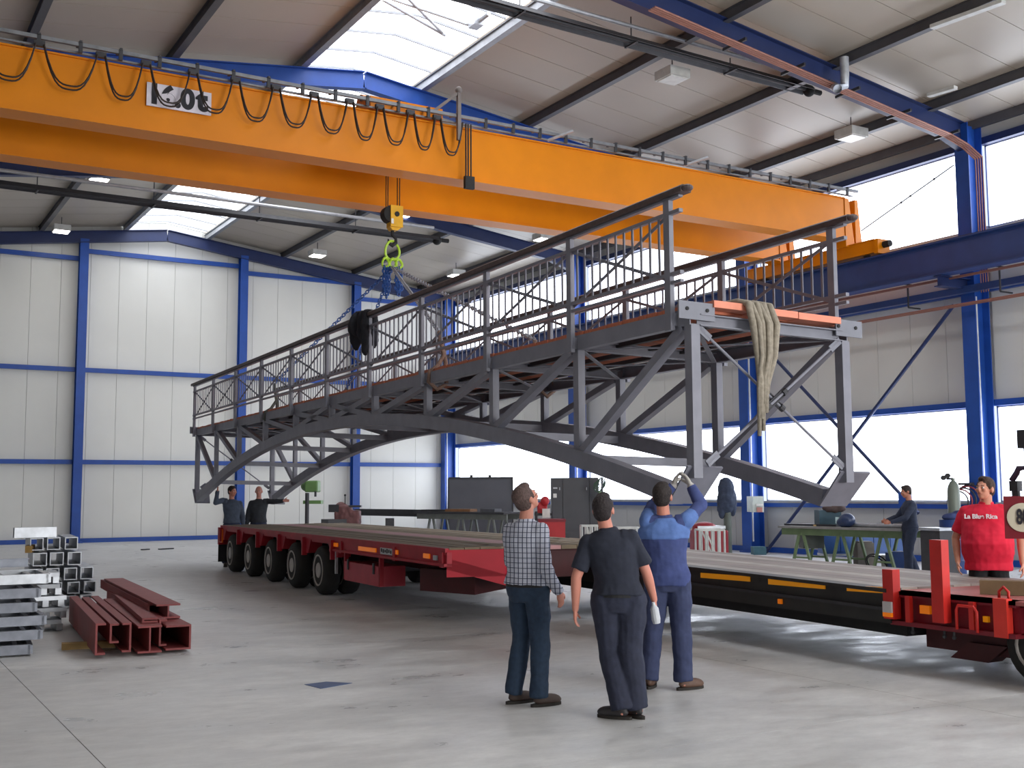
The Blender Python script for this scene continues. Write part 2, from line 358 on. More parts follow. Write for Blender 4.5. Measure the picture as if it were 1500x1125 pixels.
# radiant heaters
def heater(p, q, label, r=.07, white=True):
    p, q = V(p), V(q); d = (q-p).normalized(); t = thing('radiant_heater', label, 'heater', (p+q)/2)
    MB().prof(p, q, [(-.2, -.05), (-.1, .07), (.1, .07), (.2, -.05), (.18, -.05), (.09, .05), (-.09, .05), (-.18, -.05)]).build('reflector', DARK(), t)
    MB().tube(p, q, .045).build('burner_tube', DARK(), t)
    MB().ball(q+V((0, 0, -.02)), (.13, .13, .13)).tube(q, q+d*.35, .06).build('burner', BLK(), t)
    if white: MB().tube(p+V((0, 0, .32)), q+V((0, 0, .32))-d*.1, .045).build('flue_pipe', mat('light_metal_pipe', (196, 198, 202), .35, .5), t)
    n = int((q-p).length/2.6)
    for k in range(1, n+1):
        c = p+d*(k*2.6-1); MB().tube(c, (c.x, c.y, zr(c.x)-.15), .012, 6).build('hanger_wire', DARK(), t)
        MB().beam(c+V((0, -.2, -.06)), c+V((0, .2, -.06)), .04, .03).build('bracket', DARK(), t)
    return t
hp, hq = gy(650, -14, 17.3), gy(1185, 132, 17.3)
hp.z = max(hp.z, 0); h1 = heater(hp, hq, 'long dark radiant heater pipe near the skylight, upper right')
fp = gy(1232, 128, 15.5)
MB().path([hq+V((-.1, 0, .3)), hq+V((.1, -.3, .2)), fp+V((-.1, 0, -.05)), fp+V((.1, 0, .05)), fp+V((.12, 0, .3)), V((fp.x+.12, fp.y, zr(fp.x)-.3))], .09, 10).build('flue_elbow', GALV(), h1, smooth=True)
heater(gy(-60, 262, 27), gy(640, 351, 27), 'long dark radiant heater pipe below the rear crane girder, upper left')
ops = MB()
def rk(px, py, dz=.12):
    d = ray(px, py); return CAM+d*((11.66-dz+.128*RX-EYE)/(d.z+.128*d.x))
for a, b_ in (((540, -12), (652, 52)), ((588, -12), (648, 48)), ((560, -6), (690, 38))): ops.tube(rk(*a), rk(*b_), .03, 8)
c_ = rk(697, 34); ops.box(c_, (.22, .3, .16)).tube(c_, rk(716, 20), .05, 8)
solo(ops, 'skylight_opener', GALV(), 'grey rods and motor of the skylight opener', 'opener')
# guy wire in the upper window
ga, gb = gx(1262, 338, 21.3), gx(1397, 242, 21.45); gw = MB().tube(ga, gb, .016, 5)
for u in (.45, .55, .8): gw.ball(ga.lerp(gb, u), .03, nu=8, nv=6)
solo(gw, 'guy_wire', DARK(), 'thin slanting wire with small knobs across the upper right window', 'wire')
# lamps
LM = mat('lamp_glow', (255, 255, 255), .4, emit=(255, 252, 244), strength=LAMP_GLOW); LH = mat('lamp_housing', (196, 196, 192), .45)
LOFF = mat('lamp_glass_off', (205, 205, 200), .3)
lamps = [((145, 259), 0, 1, 'lit square high-bay lamp just below the rear girder, far left'), ((90, 335), 0, 1, 'lit square high-bay lamp above the left of the back wall'), ((465, 371), 1, 1, 'lit square high-bay lamp left of the crane chains'), ((668, 400), 1, 1, 'lit square high-bay lamp right of the crane chains'),
         ((796, 347), 1, 1, 'lit square lamp seen just above the bridge handrail'), ((586, 313), 1, 1, 'lit square lamp right behind the crane hook block'), ((985, 110), 1, 0, 'unlit grey box lamp hanging right of the skylight'), ((1247, 196), 1, 0, 'unlit grey box lamp hanging above the right end of the crane')]
for (px, sd, lit, lb) in lamps:
    d = ray(*px); s = .128*(1 if sd else -1); k = (11.66-.42+s*RX-EYE)/(d.z+s*d.x); c = CAM+d*k
    t = thing('high_bay_lamp', lb, 'lamp', c+V((0, 0, -.1)), 'box lamps hung under the roof')
    MB().poly([c+V((-.27, -.27, -.1)), c+V((.27, -.27, -.1)), c+V((.27, .27, -.1)), c+V((-.27, .27, -.1))], (0, 0, .2)).build('housing', LH, t)
    MB().box(c+V((0, 0, -.11)), (.46, .46, .02)).build('diffuser', LM if lit else LOFF, t)
    MB().tube(c+V((0, 0, .1)), (c.x, c.y, zr(c.x)-.02), .012, 6).build('hanger_wire', DARK(), t)
# light strip fittings on the near roof slope
for (pa, pb, lb) in (((1365, 40), (1470, 2), 'pale strip light under the roof, top right corner'), ((1360, 140), (1400, 128), 'short pale strip light beside the purlin near the right edge')):
    def rp(p):
        d = ray(*p); return CAM+d*((11.66-.40+.128*RX-EYE)/(d.z+.128*d.x))
    solo(MB().beam(rp(pa), rp(pb), .14, .07), 'strip_light', LH, lb, 'lamp')
# ------------------------------------------------------------------ overhead crane
cr = thing('overhead_crane', 'large yellow overhead travelling crane with two girders, marked 16.0 t', 'crane', (10, 19.9, 7.2))
GX0, GX1 = -1.0, 20.45
def girder(y0, z0, z1, w=.5):
    g = MB().box(((GX0+GX1)/2, y0+w/2, (z0+z1)/2), (GX1-GX0, w-.08, z1-z0))
    for z in (z0, z1): g.box(((GX0+GX1)/2, y0+w/2, z), (GX1-GX0+.04, w, .03))
    return g.build('girder', YEL(), cr)
girder(18.55, 7.67, 8.68); girder(20.75, 7.56, 8.5)
for y0, zt in ((18.55, 8.68), (20.75, 8.5)):      # tapered end plates of the girders
    for dx, wd in ((0, .30), (.34, .22)):
        MB().poly([(GX1+.02+dx, y0+.02, 7.5), (GX1+.02+dx+wd, y0+.02, 7.5), (GX1+.02+dx+wd*.45, y0+.02, zt), (GX1+.02+dx, y0+.02, zt)], (0, .46, 0)).build('end_plate', YEL(), cr)
for x in (20.75,):
    MB().box((x, 19.95, 7.38), (.34, 4.5, .3)).box((x, 19.95, 7.53), (.42, 4.3, .02)).box((x, 17.75, 7.36), (.4, .12, .34)).build('end_carriage', YEL(), cr)
    MB().tube((x, 17.68, 7.4), (x, 17.5, 7.4), .08, 12).build('buffer', BLK(), cr)
    for yy in (18.2, 21.6): MB().tube((x-.05, yy, 7.26), (x+.05, yy, 7.26), .085, 14).build('travel_wheel', DARK(), cr)
# plate
pa, pc = gy(216, 122, 18.5), gy(310, 166, 18.5)
pb = gy(216, 156, 18.5); pd = gy(312, 133, 18.5)
x0, x1, z0, z1 = pa.x, pc.x, (pb.z+pc.z)/2, (pa.z+pd.z)/2
pl_ = MB().box(((x0+x1)/2, 18.54, (z0+z1)/2), (x1-x0, .02, z1-z0)).build('load_plate', mat('white_plate', (222, 216, 226), .5), cr)
INK = mat('black_lettering', (26, 24, 34), .6, 0, 5, 0)
w_ = x1-x0
text('16.0', 'lettering', INK, pl_, (x0+w_*.37, 18.525, (z0+z1)/2), .46, (1, 0, 0), (0, 0, 1), .022, squash=.98)
text('t', 'lettering', INK, pl_, (x0+w_*.85, 18.525, (z0+z1)/2+.03), .52, (1, 0, 0), (0, 0, 1), .022)
# cable track along the top, carriers and festoon loops
trk = MB().beam((GX0, 18.42, 8.84), (GX1+.3, 18.42, 8.84), .06, .06).beam((GX0, 18.5, 8.73), (GX1+.2, 18.5, 8.73), .05, .03)
trk.build('cable_track', mat('track_grey', (128, 130, 134), .5, .4, 6, .2), cr)
x = GX0+.3
while x < GX1:
    MB().beam((x, 18.4, 8.7), (x, 18.4, 8.88), .04, .06).beam((x, 18.36, 8.88), (x, 18.7, 8.9), .04, .03).build('track_bracket', DARK(), cr); x += .62
tops = [(-30, 45), (58, 62), (148, 80), (214, 92), (283, 107), (345, 117), (404, 128), (460, 138), (512, 147), (556, 156), (601, 163), (640, 170), (680, 178)]
lows = [(22, 120), (102, 132), (180, 147), (240, 155), (313, 166), (373, 178), (431, 187), (486, 196), (535, 206), (580, 213), (621, 220), (661, 228)]
CAB = mat('cable_rubber', (44, 32, 26), .6, 0, 5, .1)
tp = [gy(*p, 18.38) for p in tops]
for i in range(12):
    a, b_ = tp[i].x+.06, tp[i+1].x-.06; lo = gy(*lows[i], 18.38).z
    for k, (dy, dd) in enumerate(((0, 0), (-.035, .05))):
        top = 8.7; h = top-lo-dd; n = 14; pts = []
        for j in range(n+1):
            u = -1+2*j/n; xx = (a+b_)/2+(b_-a)/2*(u if abs(u) < 1 else u)*(1-.06*(1-abs(u)**3)); pts.append((xx, 18.36+dy, lo+dd+h*abs(u)**3.2))
        MB().path(pts, .014, 6).build('festoon_cable', CAB, cr)
    MB().box((tp[i].x, 18.38, 8.72), (.16, .07, .09)).build('cable_carrier', DARK(), cr)
pe, pf = gy(685, 180, 18.38), gy(687, 272, 18.38)
for dx in (-.05, .0, .06): MB().tube((pe.x+dx, 18.36, 8.7), (pe.x+dx, 18.36, pf.z+.1), .016, 6).build('pendant_cable', CAB, cr)
MB().box((pe.x+.02, 18.36, pf.z+.05), (.2, .08, .24)).build('cable_end', BLK(), cr)
pg = gy(672, 132, 18.36)
MB().beam((pg.x, 18.36, 8.35), (pg.x, 18.36, pg.z), .07, .07).beam((pg.x, 18.36, pg.z-.05), (pg.x-.5, 18.5, 8.85), .05, .05).ball((pg.x, 18.36, pg.z), .07).build('tow_arm', mat('worn_grey_metal', (120, 112, 108), .6, .3), cr)
for px in ((910, 192), (1105+0, 222)):
    q = gy(px[0]-95 if px[0] > 1000 else px[0]-100, px[1]-2, 18.3); MB().beam((q.x, 18.5, 8.72), (q.x+.35, 18.1, 8.86), .06, .04).build('track_stay', GALV(), cr)
# trolley between the girders
tr = MB().box((8.9, 19.95, 8.9), (1.5, 2.6, .22)).tube((8.3, 19.5, 9.12), (9.6, 19.5, 9.12), .2, 16).box((8.9, 20.3, 9.12), (.8, .5, .3))
tr.build('trolley', YEL(), cr)
# hook block hanging from the trolley
HY = 19.55
hc = gy(575, 318, HY); HX, HZ = hc.x, hc.z
hb = thing('hook_block', 'small yellow crane hook block on wire ropes below the girders', 'hook', (HX, HY, HZ-.6))
MB().box((HX+.04, HY-.02, HZ), (.26, .2, .42)).poly([(HX-.09, HY-.08, HZ-.21), (HX+.15, HY-.08, HZ-.21), (HX+.08, HY-.08, HZ-.27), (HX-.04, HY-.08, HZ-.27)], (0, .16, 0)).build('block', mat('hook_yellow', (226, 170, 20), .4), hb)
MB().tube((HX-.05, HY-.09, HZ+.04), (HX-.05, HY+.1, HZ+.04), .17, 18).tube((HX+.04, HY-.135, HZ+.04), (HX+.04, HY-.12, HZ+.04), .05, 14).build('sheave', BLK(), hb)
MB().beam((HX-.06, HY-.13, HZ-.16), (HX-.06, HY-.13, HZ-.06), .05, .008, (0, 1, 0)).build('label_plate', mat('white_sticker', (225, 225, 220), .5), hb)
for dx in (-.14, -.10, .10, .15): MB().tube((HX+dx, HY, HZ+.05), (HX+dx, HY, 8.9), .011, 6).build('wire_rope', mat('greased_rope', (84, 62, 34), .5, .3), hb)
hk = [(HX, HY, HZ-.25), (HX, HY, HZ-.36), (HX+.07, HY, HZ-.42), (HX+.07, HY, HZ-.5), (HX, HY, HZ-.56), (HX-.08, HY, HZ-.52), (HX-.09, HY, HZ-.44)]
MB().path(hk, [.035, .035, .03, .04, .045, .035, .012], 8).build('hook', BLK(), hb, smooth=True)
HK = V((HX, HY, HZ-.54))
GRN = mat('lime_green_paint', (176, 214, 60), .45)
ring = lambda c, r, n=14: [V(c)+V((math.cos(2*PI*j/n)*r, .03*math.sin(4*PI*j/n), math.sin(2*PI*j/n)*r*1.25)) for j in range(n+1)]
ms = thing('master_link', 'lime green lifting ring with shackles hanging in the crane hook', 'lifting ring', HK+V((0, 0, -.5)))
MB().path(ring(HK+V((0, 0, -.12)), .15), .024, 6).build('ring', GRN, ms)
for dx in (-.14, .02, .14):
    MB().path(ring(HK+V((dx, 0, -.36-.05*abs(dx))), .07, 10), .024, 6).build('shackle', GRN, ms)
HK2 = HK+V((0, 0, -.45))
# ------------------------------------------------------------------ footbridge hanging in the slings
YBR = R(2.449); BD = V((math.sin(YBR), math.cos(YBR), 0)); BE = V((math.cos(YBR), -math.sin(YBR), 0)); BN = V((6.678, 7.923, 0))
def B(s, e, z): return BN+BD*s+BE*e+V((0, 0, z-.005*s-.022*e))
_clouds = bpy.data.textures.new('cloth_folds', 'CLOUDS'); _clouds.noise_scale = .12
_fold2 = bpy.data.textures.new('large_folds', 'CLOUDS'); _fold2.noise_scale = .3
def blob(mb, name, m, parent=None, voxel=.012, disp=0., at=None, tex=None, smooth_it=2):
    o = mb.build(name, m, parent, 2, at)
    md = o.modifiers.new('remesh', 'REMESH'); md.mode = 'VOXEL'; md.voxel_size = voxel; md.use_smooth_shade = True
    sm = o.modifiers.new('smooth', 'SMOOTH'); sm.iterations = smooth_it; sm.factor = .5
    if disp:
        dm = o.modifiers.new('folds', 'DISPLACE'); dm.texture = tex or _clouds; dm.strength = disp; dm.mid_level = .38; dm.texture_coords = 'LOCAL'
    # bake, so that the object is one plain mesh
    dg = bpy.context.evaluated_depsgraph_get(); dg.update()
    me = bpy.data.meshes.new_from_object(o.evaluated_get(dg)); o.modifiers.clear(); old = o.data; o.data = me; bpy.data.meshes.remove(old)
    if not me.materials: me.materials.append(m)
    me.shade_smooth()
    return o
br = thing('footbridge', 'long grey steel arched footbridge with plank deck, hanging from the crane', 'bridge', B(0, .93, 1.6))
NB = 10; SP = 1.97; LEN = NB*SP; WE = 1.86
WOODH = mat('dark_handrail_wood', (78, 66, 66), .5, 0, 14, .2)
PLK = mat('red_brown_plank', (196, 112, 80), .62, 0, 8, .16, stretch=(1, 8, 1)); PLK2 = mat('salmon_end_board', (222, 138, 112), .6, 0, 8, .08)
G = GREY()
def zarch(s): return 2.98-.0135*(s-9.85)**2 if True else 0
def arcp(s, e): return B(s, e, zarch(s)-.09)
for e in (0, WE):
    for i in range(NB):      # chord, one length per bay
        pass
    MB().chan(B(-.03, e-.05*(1 if e == 0 else -1), 3.275), B(LEN-.08, e-.05*(1 if e == 0 else -1), 3.275), .09, .155, .014, 1 if e == 0 else -1).build('top_chord', G, br)
    pts = [arcp(.27+(LEN-.64)*k/40, e) for k in range(41)]
    rings = []; mb = MB()
    for k, p in enumerate(pts):
        d = (pts[min(k+1, 40)]-pts[max(k-1, 0)]).normalized(); u = d.cross(BE).normalized(); u = u if u.z > 0 else -u
        rings += [p+BE*a+u*b for a, b in ((-.075, -.09), (-.075, .09), (.075, .09), (.075, -.09))]
    fs = [(0, 1, 2, 3), (163, 162, 161, 160)]
    for k in range(40):
        for j in range(4): fs.append((k*4+j, k*4+4+j, k*4+4+(j+1) % 4, k*4+(j+1) % 4))
    mb.add(rings, fs).build('arch_rib', G, br, smooth=True)
    for i in range(NB+1):
        s = i*SP; zb = zarch(s)-.04 if 0 < i < NB else 1.80
        if i == NB: s -= .1
        MB().beam(B(s, e, zb), B(s, e, 3.2), .10 if i in (0, NB) else .085, .105, BD).build('vertical_strut', G, br)
    def diag(i, j):     # from chord node i to arch node j
        si, sj = i*SP, j*SP; k = 1 if sj > si else -1
        MB().beam(B(si+.1*k, e, 3.2), B(sj-.06*k, e, zarch(sj-.06*k)-.02), .085, .095, BE).build('diagonal_strut', G, br)
    for i in range(0, 5): diag(i, i+1)
    for i in range(NB, 5, -1): diag(i, i-1)
    diag(5, 4); diag(5, 6)
    # bearing plates at the arch feet
    for s0, k in ((0, 1), (LEN-.1, -1)):
        e0 = e+(.10 if True else 0)
        a, b_, c, d = B(s0-.03*k, e0-.2, 1.90), B(s0-.03*k, e0+.2, 1.90), B(s0+.27*k, e0+.16, 1.57), B(s0+.27*k, e0-.2, 1.57)
        nrm = (b_-a).cross(d-a).normalized()*.022
        MB().poly([a, b_, c, d], nrm).build('bearing_plate', G, br)
        # end plates, black discs painting the dark of their bolt holes
        ep = MB().poly([B(s0-.06*k, e-.19+.06*(e > 0), 3.245), B(s0-.06*k, e+.22, 3.245), B(s0-.06*k, e+.22, 3.41), B(s0-.06*k, e-.19+.06*(e > 0), 3.41)], BD*.02*k).build('end_plate', mat('light_grey_paint', (120, 122, 132), .45, .1, 5, .08), br)
        for de in (-.1, .13): MB().tube(B(s0-.062*k, e+de, 3.34), B(s0-.07*k, e+de, 3.34), .018, 10).build('bolt_hole_disc', BLK(), ep)
# floor beams, lower ties and wind bracing
for i in range(NB+1):
    s = i*SP-(.1 if i == NB else 0)
    MB().chan(B(s, .05, 3.25), B(s, WE-.05, 3.25), .07, .11, .01).build('floor_beam', G, br)
    if 0 < i < NB: MB().beam(B(s, .05, zarch(s)-.1), B(s, WE-.05, zarch(s)-.1), .09, .09).build('cross_tie', G, br)
    if i < NB:
        s2 = s+SP
        for a, c in ((.1, WE-.1), (WE-.1, .1)): MB().beam(B(s+.08, a, 3.21), B(s2-.08, c, 3.2), .05, .012).build('wind_brace', mat('light_grey_paint', (120, 122, 132)), br)
for e in (.5, .93, 1.36): MB().beam(B(.05, e, 3.29), B(LEN-.15, e, 3.29), .06, .05).build('deck_joist', DARK(), br)
# tie rods with turnbuckles in the end frames
for s0, k in ((0, 1), (LEN-.1, -1)):
    for (a, b_, h0, h1) in ((.06, 1.80, 3.18, 1.95), (1.78, .10, 3.2, 1.93)):
        p, q = B(s0-.02*k, a, h0), B(s0-.02*k, b_, h1); d = (q-p); off = BD*(-.03*k if a > 1 else .0); p += off; q += off
        t = MB().tube(p, q, .014).build('tie_rod', G, br)
        for u in (0, 1):
            c = p if u == 0 else q; dd = d.normalized()*(1 if u == 0 else -1)
            MB().beam(c, c+dd*.16, .07, .016, BD).build('fork_end', mat('light_grey_paint', (120, 122, 132)), t)
        m_ = p+d*.5; n_ = d.normalized(); w_ = n_.cross(BD).normalized()*.026
        MB().tube(m_-n_*.13+w_, m_+n_*.13+w_, .009, 6).tube(m_-n_*.13-w_, m_+n_*.13-w_, .009, 6).tube(m_-n_*.15, m_-n_*.1, .034).tube(m_+n_*.1, m_+n_*.15, .034).build('turnbuckle', DARK(), t)
# deck planks
n = int(LEN/.148)
pm = MB().box((0, 0, 0), (WE+.02, .14, .05)); pme = bpy.data.meshes.new('plank'); pme.from_pydata(pm.v, [], pm.f); pme.materials.append(PLK)
for k in range(n-1):
    s = .16+k*.148; inst(pme, 'plank', br, B(s, WE/2+random.uniform(-.012, .012), 3.385+random.uniform(-.004, .004)), (0, -.022*-1*0+R(.68), -YBR))
for a, c, dz in ((.2, .66, .012), (.67, 1.22, 0), (1.23, 1.78, -.004)):
    MB().poly([B(-.08, a, 3.365+dz), B(-.08, c, 3.365+dz), B(-.08, c, 3.43+dz), B(-.08, a, 3.43+dz)], BD*.17).build('end_board', PLK2, br)
# railings
bal = MB().box((0, 0, .3), (.012, .028, .60)); bme = bpy.data.meshes.new('baluster'); bme.from_pydata(bal.v, [], bal.f); bme.materials.append(G)
for e, sd in ((-.10, -1), (WE+.10, 1)):
    MB().prof(B(-.08, e, 4.452), B(LEN+.1, e, 4.452), [(-.06, -.03), (-.06, .02), (-.04, .037), (.04, .037), (.06, .02), (.06, -.03)]).build('handrail', WOODH, br)
    MB().ball(B(-.1, e, 4.452), (.055, .06, .035)).build('handrail_end', WOODH, br)
    for z, h, w in ((4.405, .02, .05), (4.27, .034, .045), (3.69, .035, .045), (3.61, .03, .04)):
        MB().beam(B(-.0, e, z), B(LEN, e, z), w, h).build('rail', G, br)
    ps = [.2]+[i*SP for i in range(1, NB)]+[LEN-.1]
    for s in ps: MB().beam(B(s, e, 3.17), B(s, e, 4.42), .09, .05, BE).build('railing_post', G, br)
    for s in ps: MB().beam(B(s, e, 3.27), B(s, e-.1*sd, 3.27), .1, .12).build('post_bracket', G, br)
    for i in range(NB):
        a, c = ps[i], ps[i+1]
        for k in range(1, 12):
            s = a+(c-a)*k/12; inst(bme, 'baluster', br, B(s, e, 3.68), (0, 0, -YBR))
        for z0, z1 in ((3.66, 4.25), (4.25, 3.66)): MB().beam(B(a+.05, e-.012*sd, z0), B(c-.05, e-.012*sd, z1), .008, .035).build('cross_bar', G, br)
# slings: chains from the hook to the third and seventh nodes
def chain(mb, p, q, link=.085, r=.013):
    p, q = V(p), V(q); L_ = (q-p).length; n = int(L_/(link*.78)); d = (q-p).normalized()
    a = d.cross(V((0, 0, 1))); a = a.normalized() if a.length > .01 else V((1, 0, 0)); u = d.cross(a).normalized()
    for k in range(n):
        c = p+d*(k+.5)*L_/n; w = a if k % 2 else u
        mb.path([c+d*x*link*.5+w*y*link*.34 for x, y in ((-1, 0), (-.5, 1), (.5, 1), (1, 0), (.5, -1), (-.5, -1), (-1, 0))], r, 4)
    return mb
CHB = mat('blue_chain', (52, 92, 160), .5, .3, 8, .15); STRAP = mat('worn_round_sling', (122, 98, 86), .9, 0, 20, .2, .3); GST = mat('grey_green_sling', (92, 94, 88), .9, 0, 20, .2, .3)
sl = [(13.8, 0.06, 'blue chain sling leg running down left to the near railing', GST, 1), (5.9, 0.06, 'pale chain sling leg dropping to the near railing left of its middle post', STRAP, 1), (13.8, 1.8, 'blue chain sling leg hanging almost straight down behind the jacket', GST, 0), (5.9, 1.8, 'thin dark chain sling leg running down right behind the handrail', STRAP, 0)]
for s, e, lb, sm_, near in sl:
    q = B(s, e+.1*(1 if e < 1 else -1), 3.95); t = thing('chain_sling', lb, 'sling', q)
    chain(MB(), HK2, q).build('chain', CHB if s > 10 else mat('pale_chain', (150, 152, 160), .45, .4), t)
    ee = -.13 if e < 1 else WE+.13; ei = e+(.12 if e < 1 else -.12)
    a = B(s-.16, ei, 3.45); 
    MB().path([q, B(s-.12, ei, 3.6), B(s-.16, e, 3.43), B(s-.16, ee+(.08 if e < 1 else -.08), 3.36), B(s-.16, ee+(.06 if e < 1 else -.06), 3.22), B(s-.16, e, 3.12), B(s-.16, ei+.02, 3.2), B(s-.14, ei+.02, 3.5), q], .03, 8).build('round_sling', sm_, t, smooth=2)
for dx, ln, lb in ((-.12, .62, 'left bundle of blue shortening chain hanging below the lime green ring'), (.14, .55, 'right bundle of blue shortening chain hanging below the lime green ring')):
    mb = MB()
    for k in range(5): chain(mb, HK2+V((dx+.03*(k-2), .02*(k % 2), .02)), HK2+V((dx+.028*(k-2), .02*(k % 2), -ln*(1-.1*abs(k-2)))))
    t = tag(mb.build('chain_bundle', CHB, None, at=HK2+V((dx, 0, -ln))), lb, 'chain')
# beige round slings draped over the near end of the deck
t = thing('round_sling_bundle', 'beige textile slings draped over the near end of the bridge deck', 'sling', B(-.15, .72, 2.2))
BEI = mat('beige_textile', (148, 140, 126), .95, 0, 24, .18, .5)
for k, (e0, e1, zb, w) in enumerate(((.56, .66, 2.36, .036), (.66, .70, 2.5, .034), (.74, .72, 2.42, .036), (.82, .74, 2.6, .034), (.6, .64, 2.2, .024), (.7, .69, 2.25, .024))):
    pts = [B(.55, e0-.1, 3.45), B(.25, e0-.02, 3.47), B(.02, e0, 3.475), B(-.12, e0+.01, 3.44), B(-.17-.01*k, e0+.02, 3.25), B(-.17-.01*k, (e0+e1)/2+.02, 2.95), B(-.16, e1, 2.7), B(-.16, e1-.01, zb)]
    MB().path(pts, [w*.8, w, w, w, w, w*.95, w*.9, w*.8], 8).build('sling_loop', BEI, t, smooth=2)
# jacket over the near handrail
j = MB(); c = B(8.15, -.10, 4.49)
for ds, w, zt, dz in ((0, .2, 4.5, -.32), (.12, .14, 4.48, -.5), (-.16, .12, 4.48, -.42), (-.28, .09, 4.47, -.62)):
    for sd in (-1, 1):
        ln = dz if sd < 0 else dz*.8
        j.ball(B(8.15+ds, -.10+sd*.075, zt+ln/2), (w*.75, .055, -ln/2+.05))
j.ball(B(8.1, -.1, 4.5), (.10, .34, .05)).ball(B(8.25, -.19, 4.3), (.1, .2, .16))
o = blob(j, 'jacket', mat('black_cloth', (30, 31, 38), .9, 0, 10, .2, .2), None, .018, .04, at=B(8.15, -.1, 3.9))
tag(o, 'black jacket hung over the near bridge handrail', 'jacket')
# ------------------------------------------------------------------ five-axle low-loader trailer
TW = V((6.97, 17.92, 0)); _w0 = V((7.39, 24.25, 0)); TD = (_w0-TW).normalized(); TN = V((TD.y, -TD.x, 0)); TRZ = math.atan2(TN.y, TN.x)
def T(a, b, z): return TW+TD*a+TN*b+V((0, 0, z))
def tbox(mb, a0, a1, b0, b1, z0, z1):
    p = [T(a0, b0, z0), T(a0, b1, z0), T(a1, b1, z0), T(a1, b0, z0)]; return mb.poly(p, (0, 0, z1-z0))
tr = thing('low_loader_trailer', 'red five-axle low-loader trailer with wooden deck under the bridge', 'trailer', T(1, 1.45, 0))
RD = RED(); DECKW = mat('weathered_deck_wood', (128, 114, 94), .85, 0, 3, .22, .3, stretch=(1, .2, 1)); PINK = mat('worn_red_steel', (186, 138, 138), .6, .1, 4, .14)
AMB = mat('amber_reflector', (238, 128, 20), .3, emit=(238, 120, 10), strength=.25); TYRE = mat('tyre_rubber', (38, 37, 36), .8, 0, 10, .2, .2); RIM = mat('steel_rim', (176, 172, 166), .5, .15, 8, .15)  # amber material has a faint added glow, on unlit reflectors too
F0, A0 = -5.25, 7.3
wb_ = (.0, 1.1, 1.72, 2.9)
# deck: planks either side of a steel centre strip
def strip(b0, b1, n, m, nm, f0=F0, a0=A0):
    for k in range(n):
        c0 = b0+(b1-b0)*k/n; tbox(MB(), f0, a0, c0+.005, c0+(b1-b0)/n-.005, .93, .985+.004*((k*7) % 3-1)).build(nm, m, tr)
strip(.03, 1.12, 5, DECKW, 'deck_plank'); strip(1.12, 1.66, 1, PINK, 'deck_strip'); strip(1.66, 2.86, 5, DECKW, 'deck_plank')
ch = MB(); tbox(ch, F0+.2, A0-.1, .75, 2.1, .55, .93); ch.build('chassis', mat('dark_red_chassis', (70, 20, 24), .6, 0, 4, .2), tr)
for b0, b1 in ((0, .03), (2.87, 2.9)):
    tbox(MB(), F0, A0, b0-.02, b1, .90, .98).build('edge_rail', RD, tr)
# side frame ahead of the wheels
tbox(tbox(MB(), -5.28, -.65, -.01, .06, .76, .93), -5.28, -.65, -.05, .06, .755, .79).build('side_frame', RD, tr)
for a in (-.72, -1.22, -3.55, -5.2): tbox(MB(), a, a+.09, -.04, .08, .74, .93).build('frame_rib', RD, tr)
axles = [k*1.58 for k in range(5)]
# hanging brackets between the wheels
for a in [x-.79 for x in axles]+[axles[-1]+.79]:
    pts = [T(a-.34, -.01, .93), T(a+.34, -.01, .93), T(a+.16, -.01, .66), T(a-.16, -.01, .66)]
    MB().poly(pts, TN*.22).build('fender_bracket', RD, tr)
    MB().beam(T(a, -.03, .93), T(a, -.03, .62), .09, .05, TD).build('bracket_rib', RD, tr)
for k in range(5):
    a = axles[k]; MB().poly([T(a-.48, 0, .93), T(a+.48, 0, .93), T(a+.45, 0, .86), T(a-.45, 0, .86)], TN*.2).build('fender', RD, tr)
    MB().tube(T(a, .1, .42), T(a, 2.8, .42), .09, 10).build('axle', DARK(), tr)
tyre = MB().lathe((0, 0, 0), (1, 0, 0), [(.22, 0), (.34, .0), (.385, .03), (.405, .07), (.405, .22), (.385, .26), (.30, .285), (.2, .285)], 26, (0, 0, 1))
tyre2 = MB().lathe((0, 0, 0), (1, 0, 0), [(.235, .03), (.262, -.012), (.240, -.016), (.222, .03), (.20, .05), (.15, .03), (.12, -.01), (.05, -.012)], 22, (0, 0, 1))
for j in range(8): tyre2.tube((.085, .12*math.cos(j*PI/4), .12*math.sin(j*PI/4)), (.06, .12*math.cos(j*PI/4), .12*math.sin(j*PI/4)), .014, 6)
def mk(mb, nm, m):
    me = bpy.data.meshes.new(nm); me.from_pydata(mb.v, [], mb.f)
    b_ = bmesh.new(); b_.from_mesh(me); bmesh.ops.recalc_face_normals(b_, faces=b_.faces); b_.to_mesh(me); b_.free()
    me.materials.append(m); me.set_sharp_from_angle(angle=R(38)); return me
tme, rme = mk(tyre, 'wheel', TYRE), mk(tyre2, 'rim', RIM)
for a in axles:
    for b_, flip in ((-.02, 0), (.34, 0), (2.92, 1), (2.56, 1)):
        w = inst(tme, 'wheel', tr, T(a, b_, .405), (0, 0, TRZ+(PI if flip else 0)))
        r_ = bpy.data.objects.new('rim', rme); COL.objects.link(r_); r_.parent = w
